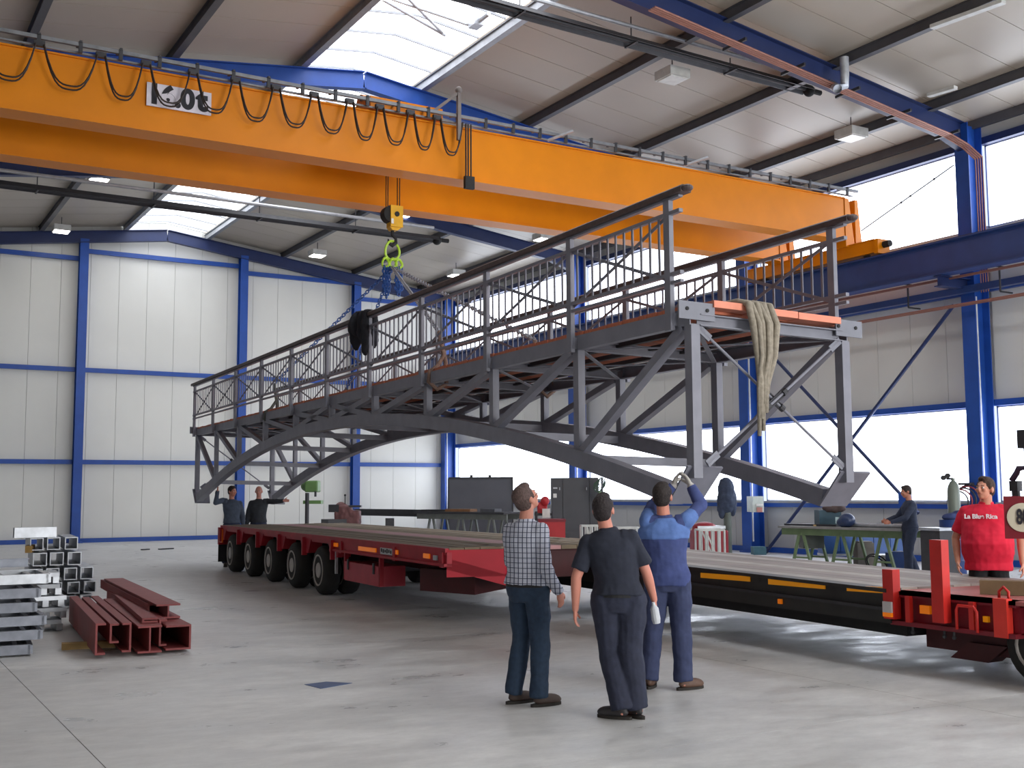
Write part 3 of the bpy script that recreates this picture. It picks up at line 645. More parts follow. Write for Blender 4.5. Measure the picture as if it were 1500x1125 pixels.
# toolbox, reflectors, plate, legs
tb = tbox(MB(), -2.85, -1.3, .0, .4, .33, .62).build('toolbox', mat('toolbox_red', (176, 52, 66), .5, 0, 4, .12), tr)
for a in (-1.5, -2.65): tbox(MB(), a, a+.05, -.02, 0, .5, .66).build('latch', DARK(), tb)
for a in (-1.3, -2.86): tbox(MB(), a, a+.05, .0, .06, .34, .78).build('toolbox_post', RD, tr)
tbox(MB(), -.9, -.86, -.02, .02, .4, .78).build('toolbox_post', GALV(), tr)
for a0_, a1_, z0_, z1_ in ((-1.0, -.76, .83, .89), (-2.75, -2.0, .82, .88), (-3.62, -3.45, .83, .89), (-4.75, -4.55, .83, .89)):
    tbox(MB(), a0_, a1_, -.03, -.012, z0_, z1_).build('reflector', AMB, tr)
lp = tbox(MB(), -3.42, -2.95, -.03, -.012, .81, .90).build('maker_plate', mat('silver_plate', (176, 180, 184), .4, .3), tr)
for k in range(6): tbox(MB(), -3.40+.075*k, -3.36+.075*k, -.034, -.03, .83+.01*(k % 2), .875+.008*(k % 3)).build('plate_mark', BLK(), lp)
tbox(MB(), -5.0, -4.88, -.03, -.012, .82, .88).build('number_plate', mat('silver_plate', (176, 180, 184)), tr)
ta = tbox(MB(), A0, A0+.12, -.05, .55, .55, .93); tbox(ta, A0, A0+.1, 2.35, 2.95, .55, .93); tbox(ta, A0, A0+.06, .55, 2.35, .8, .93); ta.build('rear_beam', RD, tr)
tbox(MB(), A0-.25, A0-.0, -.04, -.01, .6, .9).build('reflector', mat('orange_marker', (226, 110, 30), .4), tr)
for b_ in (0, 2.6): tbox(MB(), A0+.12, A0+.14, b_-.03, b_+.45, .16, .62).build('mud_flap', BLK(), tr)
# tapering gooseneck towards the camera
gA, gB, gC, gD = T(F0, 0, 0), V((7.36, 12.48, 0)), V((9.75, 14.35, 0)), T(F0+1.3, 2.9, 0)
MB().poly([p+V((0, 0, .62)) for p in (gA, gB, gC, gD)], (0, 0, .34)).poly([p+V((0, 0, z)) for p, z in ((gA, .72), (gB, .50), (gC, .5), (gD, .6))], (0, 0, .14)).build('gooseneck', mat('gooseneck_red', (170, 24, 42), .5, 0, 3, .08, spec=.25), tr)
MB().poly([p+V((0, 0, .955)) for p in (gA+V((.1, .1, 0)), gB+V((0, .1, 0)), gC+V((-.1, .05, 0)), gD)], (0, 0, .03)).build('gooseneck_deck', DECKW, tr)
MB().poly([V((7.2, 13.0, .35)), V((9.4, 14.6, .35)), V((9.2, 15.4, .35)), V((6.9, 14.0, .35))], (0, 0, .3)).build('coupling_frame', mat('dark_red_chassis', (70, 20, 24)), tr)

# ------------------------------------------------------------------ low bed with yellow reflectors and its red front
lb = thing('low_bed_trailer', 'black low bed with yellow side reflectors and a red front end with stakes', 'trailer', (9.8, 9, 0))
P0, P1 = V((9.22, 14.6, 0)), V((8.58, 7.4, 0)); LD = (P1-P0).normalized(); LN = V((-LD.y, LD.x, 0)); LL = (P1-P0).length
def Lp(a, b, z): return P0+LD*a+LN*b+V((0, 0, z))
def lbox(mb, a0, a1, b0, b1, z0, z1): return mb.poly([Lp(a0, b0, z0), Lp(a0, b1, z0), Lp(a1, b1, z0), Lp(a1, b0, z0)], (0, 0, z1-z0))
BS = mat('black_green_steel', (44, 44, 42), .5, .1, 4, .2)
def lside(b0, b1, nm): # side beam, a little deeper towards the rear
    MB().poly([Lp(0, b0, .43), Lp(LL, b0, .43), Lp(LL, b0, .74), Lp(0, b0, .80)], LN*(b1-b0)).build(nm, BS, lb)
lside(0, .12, 'side_beam'); lside(1.9, 2.02, 'side_beam')
MB().poly([Lp(0, -.05, .78), Lp(LL, -.05, .72), Lp(LL, -.05, .755), Lp(0, -.05, .815)], LN*.2).build('edge_lip', BS, lb)
MB().beam(Lp(.3, -.03, .60), Lp(LL, -.03, .565), .03, .03).build('side_rib', DARK(), lb)
MB().poly([Lp(0, .2, .3), Lp(LL, .2, .3), Lp(LL, .2, .5), Lp(0, .2, .5)], LN*1.6).build('under_frame', BLK(), lb)
BEDM = mat('dusty_bed_steel', (132, 122, 116), .6, .1, 2.5, .25, stretch=(1, .3, 1))
for k in range(8):
    MB().poly([Lp(.02, .15+k*.235, .77), Lp(LL-.02, .15+k*.235, .71), Lp(LL-.02, .15+k*.235+.227, .71), Lp(.02, .15+k*.235+.227, .77)], (0, 0, .045)).build('deck_board', BEDM if k % 3 else mat('dusty_bed_steel_light', (156, 148, 140), .6, .1, 2.5, .2), lb)
YR = mat('yellow_reflector', (242, 160, 16), .4, 0, 8, .06, emit=(240, 150, 10), strength=.15)  # faint glow added to the yellow, though reflectors give no light
for (x0_, y0_, x1_, y1_) in ((812, 817, 843, 825), (1026, 839, 1098, 852), (1125, 848, 1208, 863), (1240, 857, 1310, 870)):
    def hit(px, py):
        d = ray(px, py); k = ((P0-CAM).dot(LN)-.012)/d.dot(LN); return CAM+d*k
    p, r_ = hit(x0_, y0_), hit(x1_, y1_); q = V((r_.x, r_.y, r_.z+.058)); s_ = V((p.x, p.y, p.z-.058))
    MB().poly([p, q, r_, s_], LN*.015).build('reflector', YR, lb)
p = hit(1143, 881); MB().box(p, (.03, .05, .05)).build('side_lamp', AMB, lb)
# red front section
FX = 8.62
def fbox(mb, x0, x1, y0, y1, z0, z1): return mb.box(((x0+x1)/2, (y0+y1)/2, (z0+z1)/2), (x1-x0, y1-y0, z1-z0))
fy0, fy1 = 7.42, 6.1
fbox(fbox(fbox(MB(), FX+.06, FX+.12, fy1, fy0, .45, .72), FX, FX+.14, fy1, fy0, .68, .735), FX-.02, FX+.14, fy1, fy0, .42, .46).build('front_frame', mat('dark_red_paint', (122, 18, 34), .45, 0, 4, .15), lb)
fbox(MB(), FX, FX+2.4, 4.6, fy0, .70, .735).build('front_deck', mat('worn_red_deck', (168, 96, 92), .55, .1, 3, .25), lb)
BR = mat('bright_red_paint', (200, 42, 36), .42, 0, 4, .12)
def stake(x0_, x1_, yt, yb, X):
    a, b_, = gx(x0_, yb, X), gx(x1_, yb, X); top = gx((x0_+x1_)/2, yt, X).z; c = (a+b_)/2
    return MB().beam((X, c.y, (a.z+b_.z)/2), (X, c.y, top), abs(a.y-b_.y)*.72, .10, (1, 0, 0)).build('stake', BR, lb), c, (a.z+b_.z)/2
s1, c1, zb1 = stake(1297, 1318, 834, 906, FX-.03); s2, c2, zb2 = stake(1368, 1392, 791, 912, FX-.05)
MB().box((FX-.09, c1.y, zb1+.11), (.03, .1, .1)).build('lamp_body', mat('white_lamp_lens', (200, 196, 196), .3), s1)
MB().box((FX-.09, c1.y, zb1+.04), (.03, .1, .04)).build('amber_lens', AMB, s1)
q = gx(1380, 790, FX-.03); 
fbox(MB(), FX-.03, FX+.05, gx(1478, 900, FX).y, gx(1458, 900, FX).y, .42, .75).build('corner_plate', mat('orange_red_paint', (226, 58, 46), .42, 0, 4, .08), lb)
for px in (1332, 1425): 
    c = gx(px, 900, FX-.02); MB().beam((c.x, c.y, .46), (c.x, c.y, .70), .05, .05).build('frame_rib', BR, lb)
c = gx(1357, 893, FX+.05); MB().box((FX+.04, c.y, c.z), (.03, .11, .075)).build('reflector', AMB, lb)
c = gx(1446, 907, FX+.05); MB().box((FX+.04, c.y, c.z), (.03, .05, .05)).build('reflector', YR, lb)
a = gx(1402, 922, FX-.04); b_ = gx(1432, 926, FX-.04)
MB().path([a, (a.x, a.y, .62), (a.x, a.y-.02, .66), (b_.x, b_.y+.03, .66), (b_.x, b_.y, .62), (b_.x, b_.y, .44)], .014, 8).build('grab_handle', BR, lb, smooth=2)
a = gx(1464, 883, FX+.1); b_ = gx(1478, 885, FX+.1)
MB().path([a, (a.x, a.y, a.z+.1), (a.x, (a.y+b_.y)/2, a.z+.14), (b_.x, b_.y, a.z+.1), b_], .013, 8).build('lashing_ring', BR, lb, smooth=2)
for px in (1332, 1378, 1392): c = gx(px, 925, FX); MB().tube((c.x+.05, c.y, .44), (c.x+.05, c.y, .36), .012, 6).ball((c.x+.05, c.y, .36), .02, nu=8, nv=6).build('lashing_hook', DARK(), lb)
w = inst(tme, 'wheel', lb, (8.80, 6.02, .35), (0, 0, R(0))); w.scale = (1, .86, .86); r_ = bpy.data.objects.new('rim', rme); COL.objects.link(r_); r_.parent = w
w = inst(tme, 'wheel', lb, (8.80, 5.1, .35), (0, 0, R(0))); w.scale = (1, .86, .86); r_ = bpy.data.objects.new('rim', rme); COL.objects.link(r_); r_.parent = w
MB().poly([(8.95, 7.3, .2), (10.3, 7.3, .2), (10.3, 5.2, .2), (8.95, 5.2, .2)], (0, 0, .24)).poly([(8.9, 7.0, .14), (9.1, 7.0, .14), (9.1, 6.8, .3), (8.9, 6.8, .3)], (0, -.4, 0)).build('front_axle_frame', mat('dark_red_chassis', (70, 20, 24)), lb)
# timber lying on the red front deck
for i, (x0_, y_, lb_) in enumerate(((8.95, 6.9, 'thick brown timber with a pale sawn end on the red trailer front'),)):
    p = gx(1431 - 42*i, 866-2*i, x0_); mb = MB().beam((x0_+.05, p.y, .80), (x0_+.9, p.y-1.3, .80), .16, .125)
    solo(mb, 'timber', mat('brown_timber', (112, 92, 66), .8, 0, 5, .2, .3), lb_, 'timber')
# speed sign on its dark red panel
sg = thing('speed_sign', 'round white 80 sign on a dark red panel at the right edge', 'sign', (9.6, 6.1, .735))
sc = gx(1498, 758, 9.6); nrm = (CAM-sc); nrm.z = 0; nrm.normalize(); sr = V((0, 0, 1)).cross(nrm).normalized()
pw = MB().prof(sc+V((0, 0, .02))-nrm*.03-sr*.16, sc+V((0, 0, .02))-nrm*.03+sr*.5, [(-.015, -.22), (-.015, .18), (.015, .18), (.015, -.22)]).build('panel', mat('dark_red_paint', (122, 18, 34)), sg)
MB().beam((sc.x-nrm.x*.05+sr.x*.1, sc.y-nrm.y*.05+sr.y*.1, .735), (sc.x-nrm.x*.05+sr.x*.1, sc.y-nrm.y*.05+sr.y*.1, sc.z), .06, .06).build('post', DARK(), sg)
MB().lathe(sc-nrm*.015, nrm, [(.134, 0), (.136, .012), (.12, .014), (.0, .014)], 32).build('disc', mat('cream_sign', (206, 200, 178), .5, 0, 5, .05), pw, smooth=True)
text('80', 'lettering', INK, pw, sc+nrm*.004, .195, sr, (0, 0, 1), .006, squash=.55)
# pump on a mast beside it
pm_ = thing('hydraulic_unit', 'dark hydraulic unit with a curved hose on a mast, right edge', 'machine', (9.9, 6.2, .735))
c = gx(1482, 712, 9.9); e_ = gx(1504, 700, 9.9)
MB().box(c+V((.02, -.03, 0)), (.08, .09, .1)).tube(c+V((.02, -.03, -.05)), c+V((.02, -.03, -.2)), .04, 10).build('pump_body', DARK(), pm_)
MB().path([c+V((0, 0, .05)), c+V((.02, -.05, .13)), (c.x, (c.y+e_.y)/2, c.z+.17), e_+V((0, 0, .1)), e_], .03, 8).build('hose', mat('purple_hose', (74, 56, 80), .6), pm_, smooth=2)
e2 = gx(1505, 640, 9.9); MB().beam((e2.x, e2.y, .735), (e2.x, e2.y, e2.z), .06, .06).box((e2.x, e2.y+.02, e2.z-.02), (.1, .12, .18)).build('mast', DARK(), pm_)
# ------------------------------------------------------------------ people
_fold3 = bpy.data.textures.new('mid_folds', 'CLOUDS'); _fold3.noise_scale = .16
def lerp(a, b, t): return a+(b-a)*t
def skinm(nm, c): return mat(nm, c, .5, 0, 9, .06, spec=.35)
def person(label, pos, head_deg, J=None, h=1.78, skin=(196, 138, 116), hair=(44, 34, 30), top=None, sleeve='long', pants=None, shoes=(60, 50, 44), shirt_z=.93,
           head_yaw=0, head_pitch=0, head_roll=0, belly=0., voxel=.009, gloves=None, glasses=False, bald=False, build=1., curl=(.6, .6), shoe_dir=(0, 0), extra=None, pos_z=0, pants_loose=1., hide_low=False, shoulder_mat=None):
    k = h/1.78
    D = dict(pelvis=(0, 0, .96), chest=(0, .0, 1.28), neck=(0, -.01, 1.465), head=(0, .015, 1.655), shL=(-.168, -.01, 1.395), shR=(.168, -.01, 1.395),
             elL=(-.24, -.02, 1.13), elR=(.24, -.02, 1.13), wrL=(-.25, .06, .88), wrR=(.25, .06, .88), hipL=(-.09, 0, .92), hipR=(.09, 0, .92),
             knL=(-.11, .02, .50), knR=(.11, .02, .50), anL=(-.12, -.02, .09), anR=(.12, -.02, .09), hdL=None, hdR=None)
    if J: D.update(J)
    a = R(head_deg); X = V((math.cos(a), -math.sin(a), 0)); Y = V((math.sin(a), math.cos(a), 0)); Z = V((0, 0, 1)); pos = V(pos)
    M3 = Matrix((X, Y, Z)).transposed()
    def P(p): p = V(p)*k; return pos+X*p.x+Y*p.y+Z*p.z
    g = lambda n: P(D[n])
    def limb(mb, pts):     # [(point, radius)]
        for (p, r1), (q, r2) in zip(pts, pts[1:]): mb.tube(p, q, r1*k, 14, r2*k)
        for p, r in pts: mb.ball(p, r*k*.99, nu=14, nv=9)
    pel, che, nec, hed = g('pelvis'), g('chest'), g('neck'), g('head')
    lat = (g('shR')-g('shL')).normalized(); fwd = Z.cross(lat).normalized()
    def torso(mb, ex, z0=None, z1=None, bel=0.):
        secs = ([(-.17, .158, .118)] if z0 is not None and z0 < .85 else [])+[(-.09, .150, .108), (0, .165, .122), (.10, .152, .112), (.2, .155, .113), (.32, .176, .12), (.39, .188, .115), (.44, .165, .098), (.475, .12, .082), (.51, .075, .068)]
        L_ = D['neck'][2]-D['pelvis'][2]; rings = []
        for t, rx, ry in secs:
            u = t/.51
            c = lerp(pel, che, max(min(u/.627, 1), -.25)) if u < .627 else lerp(che, nec, (u-.627)/.373)
            if u < 0: c = pel+Z*(t*k)
            z = t+.96
            if z0 is not None and z < z0-.05: continue
            if ex > 0 and t <= .05: rx += .016; ry += .016
            b_ = bel*math.exp(-((t-.13)/.12)**2)
            hl = V((lat.x, lat.y, 0)).normalized() if u > .5 else lerp(X, lat, max(u, 0)).normalized(); hf = Z.cross(hl)
            rings.append([c+hf*(b_*.5*k)+hl*math.cos(2*PI*j/24)*(rx*build+ex+b_*.4)*k+hf*math.sin(2*PI*j/24)*(ry*build+ex+b_*.5)*k for j in range(24)])
        vs = [v for r_ in rings for v in r_]; m = len(rings)
        fs = [tuple(range(24)), tuple(range(24*m-1, 24*(m-1)-1, -1))]+[(i*24+j, i*24+24+j, i*24+24+(j+1) % 24, i*24+(j+1) % 24) for i in range(m-1) for j in range(24)]
        mb.add(vs, fs)
    # --- body
    b = MB(); torso(b, 0, bel=belly)
    for s in 'LR':
        limb(b, [(g('sh'+s), .058), (lerp(g('sh'+s), g('el'+s), .5), .050), (g('el'+s), .041), (lerp(g('el'+s), g('wr'+s), .3), .042), (g('wr'+s), .027)])
        limb(b, [(g('hip'+s), .092), (g('kn'+s), .058), (lerp(g('kn'+s), g('an'+s), .3), .058), (g('an'+s), .038)])
        b.ball(g('an'+s)+Y*.06*k+Z*-.045*k, (.04*k, .1*k, .035*k), M3)
    # neck and head
    hy, hp, hr = R(head_yaw), R(head_pitch), R(head_roll)
    HM = M3 @ Matrix.Rotation(-hy, 3, 'Z') @ Matrix.Rotation(hp, 3, 'X') @ Matrix.Rotation(hr, 3, 'Y')
    def Hh(x, y, z): return hed+HM @ (V((x, y, z))*k)
    b.tube(nec-Z*.05, Hh(0, -.025, -.05), .062*k, 14, .054*k)
    b.ball(Hh(0, -.012, .03), (.076*k, .094*k, .092*k), HM).ball(Hh(0, .03, -.035), (.058*k, .06*k, .075*k), HM).ball(Hh(0, .058, -.085), (.030*k, .026*k, .026*k), HM)
    b.ball(Hh(0, .075, .018), (.052*k, .02*k, .02*k), HM).tube(Hh(0, .085, .012), Hh(0, .108, -.022), .010*k, 8, .016*k).ball(Hh(0, .105, -.024), (.018*k, .014*k, .012*k), HM)
    b.ball(Hh(0, .084, -.053), (.024*k, .014*k, .012*k), HM)
    for s in (-1, 1): b.ball(Hh(.040*s, .07, -.02), (.022*k, .02*k, .02*k), HM).ball(Hh(.078*s, -.01, -.008), (.012*k, .022*k, .034*k), HM)
    # hands: palm, four fingers and a thumb
    def hand(mb, s, r=.0085, ex=0.):
        w = g('wr'+s); d = (w-g('el'+s)).normalized()
        if D['hd'+s]: d = (X*D['hd'+s][0]+Y*D['hd'+s][1]+Z*D['hd'+s][2]).normalized()
        sg_ = -1 if s == 'L' else 1
        inn = -X*sg_; inn = (inn-d*inn.dot(d)).normalized(); side = d.cross(inn).normalized()   # palm faces the body
        thumb = side if side.dot(Y+Z*.6) > 0 else -side
        Mh = Matrix((thumb, inn, d)).transposed(); c = w+d*.045*k
        mb.ball(c, ((.041+ex)*k, (.017+ex)*k, .052*k), Mh).ball(w+d*.08*k, ((.040+ex)*k, (.014+ex)*k, .016*k), Mh)
        cu = curl[0] if s == 'L' else curl[1]
        for i, ln in enumerate((.070, .078, .072, .056)):
            o = w+d*.078*k+thumb*(.030-.020*i)*k; p = o; dd = d
            for j, f in enumerate((.45, .32, .23)):
                an = cu*(j+.6)*.55; dd = (d*math.cos(an)+inn*math.sin(an)).normalized(); q = p+dd*ln*f*k
                mb.tube(p, q, (r+ex-.0007*j)*k, 8, (r+ex-.001-.0007*j)*k).ball(q, (r+ex-.001-.0007*j)*k, nu=8, nv=6); p = q
        p = w+d*.025*k+thumb*.030*k
        for j, (ln, an) in enumerate(((.035, .75), (.03, .45), (.024, .3))):
            dd = (d*math.cos(an)+thumb*math.sin(an)+inn*.35*(j+1)*cu).normalized(); q = p+dd*ln*k
            mb.tube(p, q, (r+.002+ex)*k, 8, (r+.001+ex)*k).ball(q, (r+.001+ex)*k, nu=8, nv=6); p = q
    for s in 'LR': hand(b, s)
    sk_ = skinm('skin_%d_%d_%d' % skin, skin)
    body = blob(b, 'person', sk_, None, min(voxel, .008) if voxel < .012 else voxel, at=pos, smooth_it=1)
    tag(body, label, 'person')
    # --- hair
    hm = mat('hair_%d_%d_%d' % hair, hair, .75, 0, 60, .35, .6)
    hb_ = MB()
    if bald: hb_.ball(Hh(0, -.045, .0), (.080*k, .07*k, .05*k), HM)
    else:
        hb_.ball(Hh(0, -.022, .042), (.084*k, .098*k, .092*k), HM).ball(Hh(0, -.05, -.01), (.074*k, .062*k, .072*k), HM).ball(Hh(0, .03, .098), (.058*k, .05*k, .032*k), HM)
        for s in (-1, 1): hb_.ball(Hh(.068*s, .012, .035), (.014*k, .03*k, .045*k), HM)
    blob(hb_, 'hair', hm, body, voxel, .006 if not bald else 0)
    for s in (-1, 1):
        e_ = MB().ball(Hh(.031*s, .079, .004), .0125*k, nu=10, nv=8).build('eye', mat('eye_white', (222, 216, 210), .3, amt=0), body, 2)
        MB().ball(Hh(.031*s, .0875, .004), .0065*k, nu=8, nv=6).build('iris', mat('iris_dark', (40, 30, 24), .3, amt=0), e_, 2)
        MB().tube(Hh(.015*s, .093, .026), Hh(.048*s, .082, .027), .004*k, 6, .003*k).build('eyebrow', hm, body)
    MB().ball(Hh(0, .095, -.053), (.022*k, .006*k, .006*k), HM).build('mouth', mat('lips', (160, 92, 84), .5, amt=0), body, 2)
    if glasses:
        gl = MB()
        for s in (-1, 1):
            gl.path([Hh(.032*s+.022*math.cos(t*PI/6), .104, .004+.017*math.sin(t*PI/6)) for t in range(13)], .002, 5).path([Hh(.055*s, .102, .008), Hh(.082*s, .05, .01), Hh(.084*s, -.012, .004)], .002, 5)
        gl.path([Hh(-.01, .104, .006), Hh(.01, .104, .006)], .002, 5); gl.build('glasses', DARK(), body)
    # --- trousers
    tz = MB(); tl = pants_loose
    torso(tz, .014, bel=belly*.5) if False else None
    def pelvic(mb, ex):
        rings = []
        for t, rx, ry in ((-.14, .12, .10), (-.09, .158, .115), (0, .170, .126), (.06, .160, .118), (.09, .156, .114)):
            c = pel+Z*t*k if t <= 0 else lerp(pel, che, t/.32)
            rings.append([c+X*math.cos(2*PI*j/24)*(rx*build+ex)*k+Y*math.sin(2*PI*j/24)*(ry*build+ex)*k+Y*belly*.15*k for j in range(24)])
        vs = [v for r_ in rings for v in r_]; m = len(rings)
        mb.add(vs, [tuple(range(24)), tuple(range(24*m-1, 24*(m-1)-1, -1))]+[(i*24+j, i*24+24+j, i*24+24+(j+1) % 24, i*24+(j+1) % 24) for i in range(m-1) for j in range(24)])
    pelvic(tz, .012)
    for s in 'LR':
        kn, an = g('kn'+s), g('an'+s); hp_ = g('hip'+s)
        limb(tz, [(hp_-Z*.0, .104*tl), (lerp(hp_, kn, .5), .092*tl), (kn, .076*tl), (lerp(kn, an, .5), .074*tl)])
        tz.tube(lerp(kn, an, .5), lerp(kn, an, 1.03), .074*tl*k, 14, .072*tl*k)
    pt = blob(tz, 'trousers', pants, body, voxel, .03, tex=_fold3)
    # --- top
    tm = MB(); ex = .018
    torso(tm, ex, z0=shirt_z, bel=belly)
    for s in 'LR':
        sh, el, wr = g('sh'+s), g('el'+s), g('wr'+s)
        tm.ball(sh, .064*k).tube(lerp(sh, che, .35)+Z*.03*k, sh, .085*k, 14, .060*k)
        if sleeve == 'short':
            q = lerp(sh, el, .78); tm.tube(sh, q, .064*k, 14, .068*k)
        else:
            tm.tube(sh, el, .064*k, 14, .055*k).ball(el, .055*k).tube(el, lerp(el, wr, .95), .055*k, 14, .044*k)
    tm.tube(nec-Z*.03, nec+Z*.025*k, .075*k, 14, .068*k)
    tp_ = blob(tm, 'shirt' if sleeve == 'short' or extra == 'check' else 'work_jacket', top, body, voxel, .03, tex=_fold3)
    if shoulder_mat:  # lighter blue layer over shoulders and upper sleeves
        yk = MB(); torso(yk, ex+.008, z0=1.30)
        for s in 'LR': yk.ball(g('sh'+s), .068*k).tube(g('sh'+s), lerp(g('sh'+s), g('el'+s), .45), .070*k, 14, .066*k)
        blob(yk, 'shoulder_layer', shoulder_mat, tp_, voxel, .03, tex=_fold3)
    if not (sleeve == 'short'):
        cu_ = MB()
        for s in 'LR':
            el, wr = g('el'+s), g('wr'+s); cu_.tube(lerp(el, wr, .90), lerp(el, wr, .99), .043*k, 14, .042*k)
        cu_.build('cuffs', top, tp_, smooth=True)
    if gloves:
        gm = mat('work_gloves', gloves, .85, 0, 20, .15, .3)
        for s in 'LR':
            gl = MB(); hand(gl, s, ex=.005); el, wr = g('el'+s), g('wr'+s); gl.tube(lerp(el, wr, .80), wr, .046*k, 12, .034*k).ball(wr, .034*k)
            blob(gl, 'glove', gm, body, .006, smooth_it=1)
    # belt and shoes
    if extra != 'nobelt':
        bl = MB(); c = pel+Z*.0; n = 28
        ring_ = [(c+X*math.cos(2*PI*j/n)*(.170*build+.016)*k+Y*math.sin(2*PI*j/n)*(.126*build+.016)*k+Y*belly*.15*k) for j in range(n)]
        vs = [p+Z*dz for dz in (-.018, .018) for p in ring_]; bl.add(vs, [(j, (j+1) % n, (j+1) % n+n, j+n) for j in range(n)]); bl.build('belt', BLK(), body)
    for i, s in enumerate('LR'):
        an = g('an'+s); sa = R(shoe_dir[i]); f_ = (Y*math.cos(sa)+X*math.sin(sa)); Ms = Matrix((f_.cross(Z), f_, Z)).transposed()
        an0 = V((an.x, an.y, pos.z))
        sh_ = MB().ball(an0+f_*.075*k+Z*.05*k, (.046*k, .13*k, .045*k), Ms).ball(an0+f_*.02*k+Z*.075*k, (.043*k, .065*k, .055*k), Ms).ball(an0+f_*.14*k+Z*.042*k, (.046*k, .07*k, .036*k), Ms)
        so = blob(sh_, 'shoe', mat('shoe_leather_%d' % shoes[0], shoes, .6, 0, 14, .15), body, voxel)
        sl_ = MB(); n = 16
        out = [an0+f_*(.065+.145*math.cos(2*PI*j/n))*k+f_.cross(Z)*(.047+.004*math.cos(2*PI*j/n))*math.sin(2*PI*j/n)*k for j in range(n)]
        sl_.poly(out, (0, 0, .022)).build('sole', mat('shoe_sole', (40, 36, 32), .8), so)
    return body, P, HM, Hh, k
# check pattern for the first man's shirt
def check_mat():
    m = bpy.data.materials.new('checked_shirt_cloth'); m.use_nodes = True; nt = m.node_tree; b = nt.nodes['Principled BSDF']; b.inputs['Roughness'].default_value = .85
    tc = nt.nodes.new('ShaderNodeTexCoord'); sp = nt.nodes.new('ShaderNodeSeparateXYZ'); nt.links.new(tc.outputs['Object'], sp.inputs[0])
    def math_(op, a, b_=None, c_=None):
        n = nt.nodes.new('ShaderNodeMath'); n.operation = op
        for i, v in enumerate((a, b_, c_)):
            if v is None: continue
            if isinstance(v, (int, float)): n.inputs[i].default_value = v
            else: nt.links.new(v, n.inputs[i])
        return n.outputs[0]
    ad = math_('MULTIPLY_ADD', sp.outputs[0], .8, math_('MULTIPLY', sp.outputs[1], -.6))
    def line(src, per, w, off=0.): return math_('LESS_THAN', math_('FRACT', math_('MULTIPLY_ADD', src, 1/per, off)), w)
    v1 = line(ad, .036, .24); v2 = line(ad, .012, .25, .5); h1 = line(sp.outputs[2], .040, .16); h2 = line(sp.outputs[2], .0133, .2, .5)
    s = math_('ADD', math_('ADD', v1, h1), math_('MULTIPLY', math_('ADD', v2, h2), .5))
    cr_ = nt.nodes.new('ShaderNodeValToRGB'); e = cr_.color_ramp.elements; e[0].position = 0; e[0].color = rgb(206, 208, 218); e[1].position = 1; e[1].color = rgb(52, 54, 70)
    x = e.new(.25); x.color = rgb(158, 166, 188); x = e.new(.5); x.color = rgb(84, 90, 112)
    nt.links.new(math_('MULTIPLY', s, .5), cr_.inputs[0]); nt.links.new(cr_.outputs[0], b.inputs['Base Color']); return m
JEANS = mat('dark_jeans', (34, 52, 74), .85, 0, 30, .15, .2); NAVY = mat('navy_tshirt', (36, 40, 54), .9, 0, 20, .1, .15); WORK = mat('navy_work_trousers', (40, 44, 62), .88, 0, 18, .14, .2)
BLUW = mat('blue_work_jacket', (60, 72, 122), .85, 0, 14, .12, .2); OVER = mat('dark_overalls', (46, 54, 74), .88, 0, 14, .12, .2); REDT = mat('red_tshirt', (214, 26, 58), .85, 0, 10, .08, .1)
PANT3 = mat('blue_work_trousers', (52, 60, 92), .88, 0, 14, .14, .2)
# 1: checked shirt, seen from behind and the side
person('man in a checked shirt, dark jeans and glasses, looking up', (4.80, 7.77, 0), 78, dict(
    pelvis=(0, -.02, .96), chest=(0, -.03, 1.27), neck=(0, -.03, 1.46), head=(0, -.02, 1.645), shR=(.172, -.02, 1.39), elR=(.24, -.05, 1.11), wrR=(.22, .13, .90), hdR=(-.1, .35, -1), shL=(-.168, -.04, 1.39),
    elL=(-.22, .02, 1.13), wrL=(-.14, .22, .95), knL=(-.10, .01, .5), anL=(-.12, -.06, .09), knR=(.1, .03, .5), anR=(.11, .0, .09)), h=1.76, skin=(204, 140, 120), hair=(86, 68, 64), top=check_mat(), pants=JEANS,
    shoes=(74, 60, 54), head_yaw=4, head_pitch=34, glasses=True, extra='check', build=1.06, shoe_dir=(10, 12), shirt_z=1.0)
# 2: dark T-shirt, leaning
person('man in a navy T-shirt and dark work trousers, seen from behind', (5.10, 6.96, 0), 40, dict(
    pelvis=(.0, 0, .95), chest=(-.04, -.01, 1.26), neck=(-.08, .0, 1.44), head=(-.115, .02, 1.61), shL=(-.235, -.02, 1.345), shR=(.10, -.01, 1.385), elL=(-.33, -.06, 1.08), wrL=(-.345, .0, .83), hdL=(-.05, .2, -1),
    elR=(.215, .02, 1.12), wrR=(.27, .10, .90), hdR=(.1, .1, -1), hipL=(-.1, 0, .91), hipR=(.095, 0, .91), knL=(-.08, .05, .49), knR=(.08, .02, .5), anL=(.015, -.05, .09), anR=(.13, -.0, .09)), h=1.71, skin=(200, 134, 116), hair=(38, 30, 32),
    top=NAVY, pants=WORK, sleeve='short', shoes=(44, 42, 44), head_yaw=10, head_pitch=22, shoe_dir=(-72, -45), shirt_z=.93, pants_loose=1.2, build=1.06)
def loc3(px, py, D, pos=(6.20, 7.75), h=37, k=1.77/1.78):
    p = gd(px, py, D); a = R(h); q = p-V((pos[0], pos[1], 0)); return (q.dot(V((math.cos(a), -math.sin(a), 0)))/k, q.dot(V((math.sin(a), math.cos(a), 0)))/k, q.z/k)
